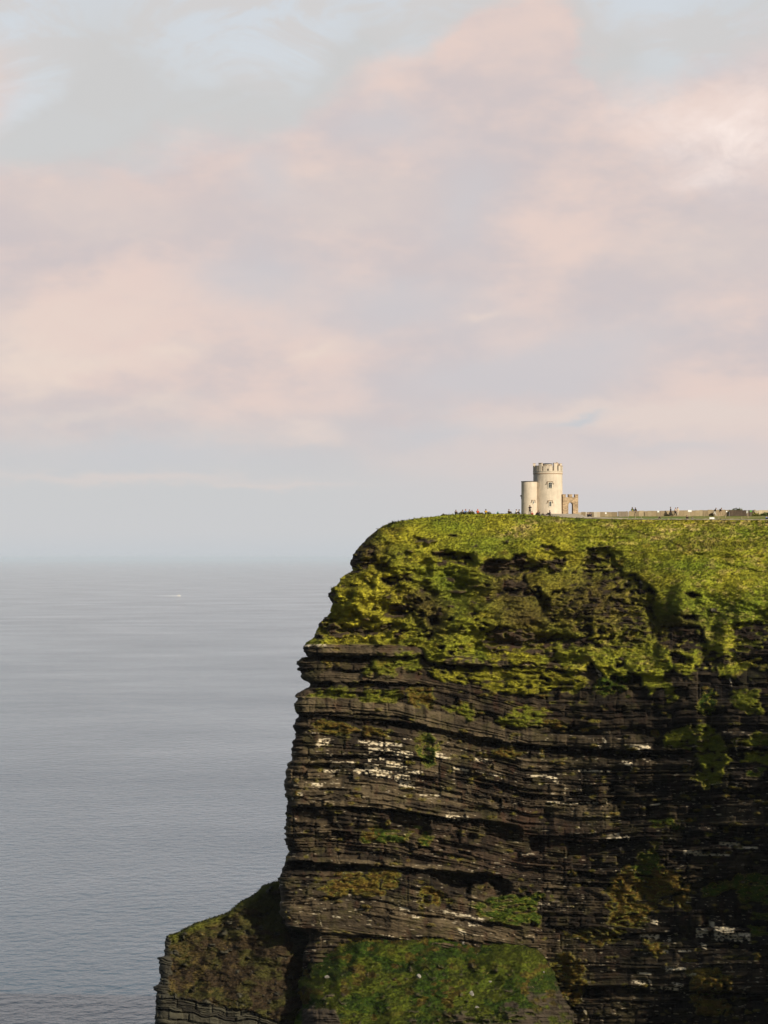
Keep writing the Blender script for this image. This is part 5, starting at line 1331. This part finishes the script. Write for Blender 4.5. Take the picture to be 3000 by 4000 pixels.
# ------------------------------------------------------------------ sea
def sea():
    m, nt, p = new_mat('sea_water'); L = nt.links
    p.inputs['Base Color'].default_value = (.030, .070, .108, 1); p.inputs['Roughness'].default_value = .12; p.inputs['IOR'].default_value = 1.333
    tc = nt.nodes.new('ShaderNodeTexCoord')
    def nz(sc, stretch, det, ro=.55, dist=0):
        mp = nt.nodes.new('ShaderNodeMapping'); mp.inputs['Scale'].default_value = stretch; mp.inputs['Rotation'].default_value = (0, 0, math.radians(-14))
        L.new(tc.outputs['Object'], mp.inputs['Vector'])
        n = nt.nodes.new('ShaderNodeTexNoise'); n.inputs['Scale'].default_value = sc; n.inputs['Detail'].default_value = det; n.inputs['Roughness'].default_value = ro; n.inputs['Distortion'].default_value = dist
        L.new(mp.outputs['Vector'], n.inputs['Vector']); return n.outputs['Fac']
    def bump(h, dist, st, prev=None):
        b = nt.nodes.new('ShaderNodeBump'); b.inputs['Distance'].default_value = dist; b.inputs['Strength'].default_value = st
        L.new(h, b.inputs['Height'])
        if prev: L.new(prev, b.inputs['Normal'])
        return b.outputs['Normal']
    swell = nz(.026, (.9, .75, 1), 5, .62); chop = nz(.13, (.9, .8, 1), 4, .55); gust = nz(.0028, (.8, 1.0, 1), 5, .6)
    pw = nt.nodes.new('ShaderNodeMapRange'); pw.inputs['From Min'].default_value = .36; pw.inputs['From Max'].default_value = .64; pw.inputs['To Min'].default_value = .66; pw.inputs['To Max'].default_value = 1.0; L.new(gust, pw.inputs['Value'])
    n = bump(swell, 2.6, 1.0); L.new(pw.outputs[0], n.node.inputs['Strength']); n = bump(chop, 2.4, 1.0, n); L.new(pw.outputs[0], n.node.inputs['Strength'])
    L.new(n, p.inputs['Normal'])
    r = nt.nodes.new('ShaderNodeMapRange'); r.inputs['From Min'].default_value = .3; r.inputs['From Max'].default_value = .7; r.inputs['To Min'].default_value = .05; r.inputs['To Max'].default_value = .14
    L.new(gust, r.inputs['Value']); L.new(r.outputs['Result'], p.inputs['Roughness'])
    S = 150000.0
    xs = np.concatenate([-np.geomspace(S, 60, 30), np.geomspace(60, S, 30)]); ys = xs
    X, Y = np.meshgrid(xs, ys); P = np.stack([X, Y, 0 * X], axis=2)
    me = np_mesh('sea', P.reshape(-1, 3), grid_faces(60, 60)[:, ::-1], smooth=True); me.materials.append(m)
    tag(link(bpy.data.objects.new('sea', me)), 'grey blue open sea', 'sea', kind='structure')
sea()

# ------------------------------------------------------------------ haze
def haze(density=1.6e-5):
    m = bpy.data.materials.new('sea_haze'); m.use_nodes = True; nt = m.node_tree; nt.nodes.clear()
    out = nt.nodes.new('ShaderNodeOutputMaterial'); v = nt.nodes.new('ShaderNodeVolumePrincipled')
    v.inputs['Color'].default_value = (.82, .91, 1.0, 1); v.inputs['Density'].default_value = density; v.inputs['Anisotropy'].default_value = 0.0
    nt.links.new(v.outputs['Volume'], out.inputs['Volume'])
    b = MB(); b.box((0, 0, 112), (306000, 306000, 226)); o = b.build('haze', m); o.data.materials.clear(); o.data.materials.append(m)
    tag(o, 'thin sea haze', 'haze', kind='stuff')
haze()

# ------------------------------------------------------------------ sky, sun, camera
SUN_AZ, SUN_EL = math.radians(38), math.radians(29)     # to the right of straight behind the camera
def sky():
    w = bpy.data.worlds.new('World'); scene.world = w; w.use_nodes = True; nt = w.node_tree; L = nt.links
    for n in list(nt.nodes): nt.nodes.remove(n)
    N = nt.nodes.new
    def math_(op, a, b=None, c=None):
        n = N('ShaderNodeMath'); n.operation = op
        for i, q in enumerate((a, b, c)):
            if q is None: continue
            if isinstance(q, (int, float)): n.inputs[i].default_value = q
            else: L.new(q, n.inputs[i])
        return n.outputs[0]
    def rmp(x, a, b, lo=0., hi=1., smooth=True):
        n = N('ShaderNodeMapRange'); n.interpolation_type = 'SMOOTHSTEP' if smooth else 'LINEAR'
        n.inputs['From Min'].default_value = a; n.inputs['From Max'].default_value = b; n.inputs['To Min'].default_value = lo; n.inputs['To Max'].default_value = hi
        L.new(x, n.inputs['Value']); return n.outputs['Result']
    def mix(f, a, b):
        n = N('ShaderNodeMix'); n.data_type = 'RGBA'
        for i, q in ((0, f), (6, a), (7, b)):
            if isinstance(q, (int, float)): n.inputs[i].default_value = q
            elif isinstance(q, tuple): n.inputs[i].default_value = (*q, 1)
            else: L.new(q, n.inputs[i])
        return n.outputs[2]
    tc = N('ShaderNodeTexCoord'); sp = N('ShaderNodeSeparateXYZ'); L.new(tc.outputs['Generated'], sp.inputs[0])
    az = math_('ARCTAN2', sp.outputs[0], sp.outputs[1]); el = math_('ARCSINE', sp.outputs[2])
    u = math_('MULTIPLY_ADD', az, 8.75, 1.5); v = math_('MULTIPLY_ADD', el, -8.75, HV / 1000)     # bearing and height in the sky, in 6.5 degree steps
    cb = N('ShaderNodeCombineXYZ'); L.new(u, cb.inputs[0]); L.new(v, cb.inputs[1])
    def noise(sx, sy, det, off, ro=.55, dist=.0):
        mp = N('ShaderNodeMapping'); mp.inputs['Scale'].default_value = (sx, sy, 1); mp.inputs['Location'].default_value = (off, off * .7, off * .3)
        mp.inputs['Rotation'].default_value = (0, 0, math.radians(8))
        L.new(cb.outputs[0], mp.inputs['Vector']); n = N('ShaderNodeTexNoise'); n.inputs['Scale'].default_value = 1; n.inputs['Detail'].default_value = det; n.inputs['Roughness'].default_value = ro; n.inputs['Distortion'].default_value = dist
        L.new(mp.outputs[0], n.inputs['Vector']); return n.outputs['Fac']
    wu = math_('MULTIPLY_ADD', math_('SUBTRACT', noise(1.6, 2.2, 6, 3.1), .5), .55, u)
    wv = math_('MULTIPLY_ADD', math_('SUBTRACT', noise(1.5, 2.6, 7, 9.7, .6), .5), .50, v)
    wv2 = math_('MULTIPLY_ADD', math_('SUBTRACT', noise(2.6, 6.0, 6, 23.0, .6), .5), .22, v)
    def blob(a, b, ra, rb, rot=0.0, U=None, V=None):
        U = U or wu; V = V or wv
        dx = math_('SUBTRACT', U, a); dy = math_('SUBTRACT', V, b); c, s = math.cos(math.radians(rot)), math.sin(math.radians(rot))
        x = math_('ADD', math_('MULTIPLY', dx, c / ra), math_('MULTIPLY', dy, s / ra)); y = math_('SUBTRACT', math_('MULTIPLY', dy, c / rb), math_('MULTIPLY', dx, s / rb))
        r2 = math_('ADD', math_('MULTIPLY', x, x), math_('MULTIPLY', y, y))
        return math_('EXPONENT', math_('MULTIPLY', r2, -1.0))
    def add(*q):
        s = q[0]
        for k in q[1:]: s = math_('ADD', s, k)
        return s
    # edge of the warm cloud bank over the bearing
    cr = N('ShaderNodeValToRGB'); cr.color_ramp.interpolation = 'B_SPLINE'
    pts = [(0, .80), (.5, .66), (.85, .56), (1.2, .52), (1.38, .30), (1.62, .24), (1.76, .10), (2.05, -.10), (2.28, .12), (2.36, .40), (2.6, .36), (2.74, .26), (3.0, .20)]
    while len(cr.color_ramp.elements) < len(pts): cr.color_ramp.elements.new(.5)
    for e, (a, b) in zip(cr.color_ramp.elements, pts): e.position = a / 3.0; e.color = (b + .3,) * 3 + (1,)
    L.new(math_('DIVIDE', wu, 3.0), cr.inputs[0]); edge = N('ShaderNodeSeparateColor'); L.new(cr.outputs[0], edge.inputs[0])
    d = math_('SUBTRACT', wv, math_('SUBTRACT', edge.outputs[0], .3))
    bank = math_('MINIMUM', add(rmp(d, -.07, .11), blob(-.02, .43, .10, .12), math_('MULTIPLY', blob(2.03, .16, .22, .16), .8)), 1.0); rim = math_('MULTIPLY', rmp(d, -.26, -.04), math_('SUBTRACT', 1.0, rmp(d, 0.0, .14)))
    low = rmp(wv2, 1.50, 1.92)
    clear = mix(rmp(v, -.2, .8), srgb(208, 214, 221), srgb(216, 222, 227))
    veil = noise(1.8, 3.8, 8, 41, .6, .8)
    sky_c = mix(math_('MULTIPLY', rmp(veil, .43, .57), .95), clear, srgb(210, 208, 208))
    grey = add(blob(.42, .40, .20, .42, 12), blob(.8, .46, .40, .14), blob(2.32, .24, .14, .2), blob(1.36, .30, .10, .22), blob(.28, .55, .3, .1, -20))
    sky_c = mix(math_('MINIMUM', math_('MULTIPLY', add(grey, math_('MULTIPLY', rim, .6)), .8), .9), sky_c, srgb(204, 204, 204))
    warm = mix(rmp(noise(1.5, 3.0, 7, 61, .58), .36, .64), srgb(206, 196, 197), srgb(229, 208, 200))
    cool = add(blob(1.02, 1.10, .22, .14), blob(1.85, .80, .16, .2), blob(2.2, 1.35, .45, .16, -6), blob(1.9, 1.50, .5, .12), blob(1.05, .72, .12, .12), blob(1.55, 1.18, .3, .1), blob(1.5, .5, .2, .1))
    warm = mix(math_('MINIMUM', math_('MULTIPLY', cool, .8), .9), warm, srgb(205, 201, 204))
    lit = add(math_('MULTIPLY', blob(2.66, .50, .30, .13, 12), .6), math_('MULTIPLY', blob(2.80, .60, .22, .15), .5), math_('MULTIPLY', blob(2.72, .75, .16, .07), .6), math_('MULTIPLY', blob(2.95, .45, .2, .3), .5), math_('MULTIPLY', blob(2.03, .16, .16, .1), .15))
    bill = rmp(noise(5.0, 7.0, 8, 83, .62, .6), .32, .70, 0., 1., False)
    warm = mix(math_('MINIMUM', math_('MULTIPLY', lit, math_('MULTIPLY_ADD', bill, .75, .25)), 1.0), warm, srgb(249, 233, 226))
    rose = math_('MINIMUM', add(blob(2.03, .15, .24, .17), blob(.0, .45, .12, .14), math_('MULTIPLY', blob(.5, .78, .35, .08, -10), .5)), 1.0)
    warm = mix(math_('MULTIPLY', rose, .75), warm, srgb(228, 207, 199))
    cream = add(blob(.08, 1.40, .20, .13), math_('MULTIPLY', blob(.40, 1.40, .25, .06), .7), math_('MULTIPLY', blob(.68, 1.39, .12, .06), .7), math_('MULTIPLY', blob(1.22, 1.33, .12, .035, -18), .8), math_('MULTIPLY', blob(.35, 1.22, .4, .06), .4),
                math_('MULTIPLY', blob(.3, 1.60, .3, .03), .5), math_('MULTIPLY', blob(.65, 1.58, .12, .04), .5), math_('MULTIPLY', blob(.35, .85, .4, .1), .35), math_('MULTIPLY', blob(1.35, .82, .3, .12), .45), math_('MULTIPLY', blob(2.75, 1.02, .35, .1), .45))
    warm = mix(math_('MINIMUM', math_('MULTIPLY', cream, math_('MULTIPLY_ADD', bill, .5, .5)), .9), warm, srgb(233, 216, 205))
    c = mix(bank, sky_c, warm)
    # pale layered air near the horizon
    haze_c = mix(rmp(v, 1.75, 2.19), mix(rmp(wu, .8, 2.4), srgb(203, 204, 205), srgb(213, 205, 204)), srgb(203, 204, 206))
    haze_c = mix(rmp(v, 2.06, HV / 1000), haze_c, srgb(198, 202, 206))
    c = mix(low, c, haze_c)
    bars = add(math_('MULTIPLY', blob(2.35, 1.63, .45, .05, -2, None, wv2), .9), math_('MULTIPLY', blob(2.8, 1.64, .4, .06, 0, None, wv2), .8), math_('MULTIPLY', blob(1.17, 1.69, .11, .035, 0, None, wv2), .8), math_('MULTIPLY', blob(.5, 1.87, .5, .022, 0, None, wv2), .5), math_('MULTIPLY', blob(1.0, 1.9, .3, .015, 0, None, wv2), .4), math_('MULTIPLY', blob(2.6, 1.85, .4, .05, 0, None, wv2), .5), math_('MULTIPLY', blob(1.84, 1.235, .06, .02, 0, None, wv2), .8))
    c = mix(math_('MINIMUM', bars, .9), c, srgb(226, 211, 204))
    blues = add(math_('MULTIPLY', blob(2.3, 1.65, .12, .022, -12, None, wv2), .9), math_('MULTIPLY', blob(.6, 1.78, .55, .06, 0, None, wv2), .6), math_('MULTIPLY', blob(1.75, 1.68, .3, .06, 0, None, wv2), .55), math_('MULTIPLY', blob(2.7, 1.74, .3, .04, 0, None, wv2), .4))
    c = mix(math_('MINIMUM', blues, .85), c, srgb(199, 202, 207))
    bgc = N('ShaderNodeBackground'); L.new(c, bgc.inputs[0]); bgc.inputs[1].default_value = 1.0
    st = N('ShaderNodeTexSky'); st.sky_type = 'NISHITA'; st.sun_disc = False; st.sun_elevation = SUN_EL; st.sun_rotation = math.pi - SUN_AZ; st.altitude = 200; st.dust_density = 2.0
    bgs = N('ShaderNodeBackground'); L.new(st.outputs[0], bgs.inputs[0]); bgs.inputs[1].default_value = .07
    # unseen sky overhead and behind the viewer dimmed to cut the fill light
    cover = math_('MULTIPLY', rmp(el, math.radians(24), math.radians(52), 1.0, .08), rmp(math_('ABSOLUTE', az), math.radians(35), math.radians(100), 1.0, .16))
    ms = N('ShaderNodeMixShader'); L.new(cover, ms.inputs[0]); L.new(bgs.outputs[0], ms.inputs[1]); L.new(bgc.outputs[0], ms.inputs[2])
    out = N('ShaderNodeOutputWorld'); L.new(ms.outputs[0], out.inputs[0])
    w.cycles.sampling_method = 'MANUAL' if hasattr(w.cycles, 'sampling_method') else None
    w.cycles.sample_map_resolution = 1024
sky()

sd = bpy.data.lights.new('sun', 'SUN'); sd.energy = 5.0; sd.angle = math.radians(.5); sd.color = (1.0, .90, .74)
so = link(bpy.data.objects.new('sun', sd))
dv = Vector((math.sin(SUN_AZ) * math.cos(SUN_EL), -math.cos(SUN_AZ) * math.cos(SUN_EL), math.sin(SUN_EL)))
so.rotation_euler = dv.to_track_quat('Z', 'Y').to_euler(); so.location = (60, -60, 300)

cam = bpy.data.cameras.new('camera'); cam.sensor_fit = 'HORIZONTAL'; cam.sensor_width = 24.0; cam.lens = 24.0 * F / 3000.0
cam.shift_y = (HV - 2000.0) / 3000.0; cam.clip_start = .1; cam.clip_end = 250000
co = link(bpy.data.objects.new('camera', cam)); co.location = (0, 0, EYE); co.rotation_euler = (math.pi / 2, 0, 0)
scene.camera = co

scene.render.engine = 'CYCLES'
scene.view_settings.view_transform = 'Standard'; scene.view_settings.look = 'None'; scene.view_settings.exposure = 0.0; scene.view_settings.gamma = 1.0
scene.cycles.max_bounces = 5; scene.cycles.diffuse_bounces = 3; scene.cycles.glossy_bounces = 3; scene.cycles.volume_bounces = 1
scene.cycles.use_denoising = True
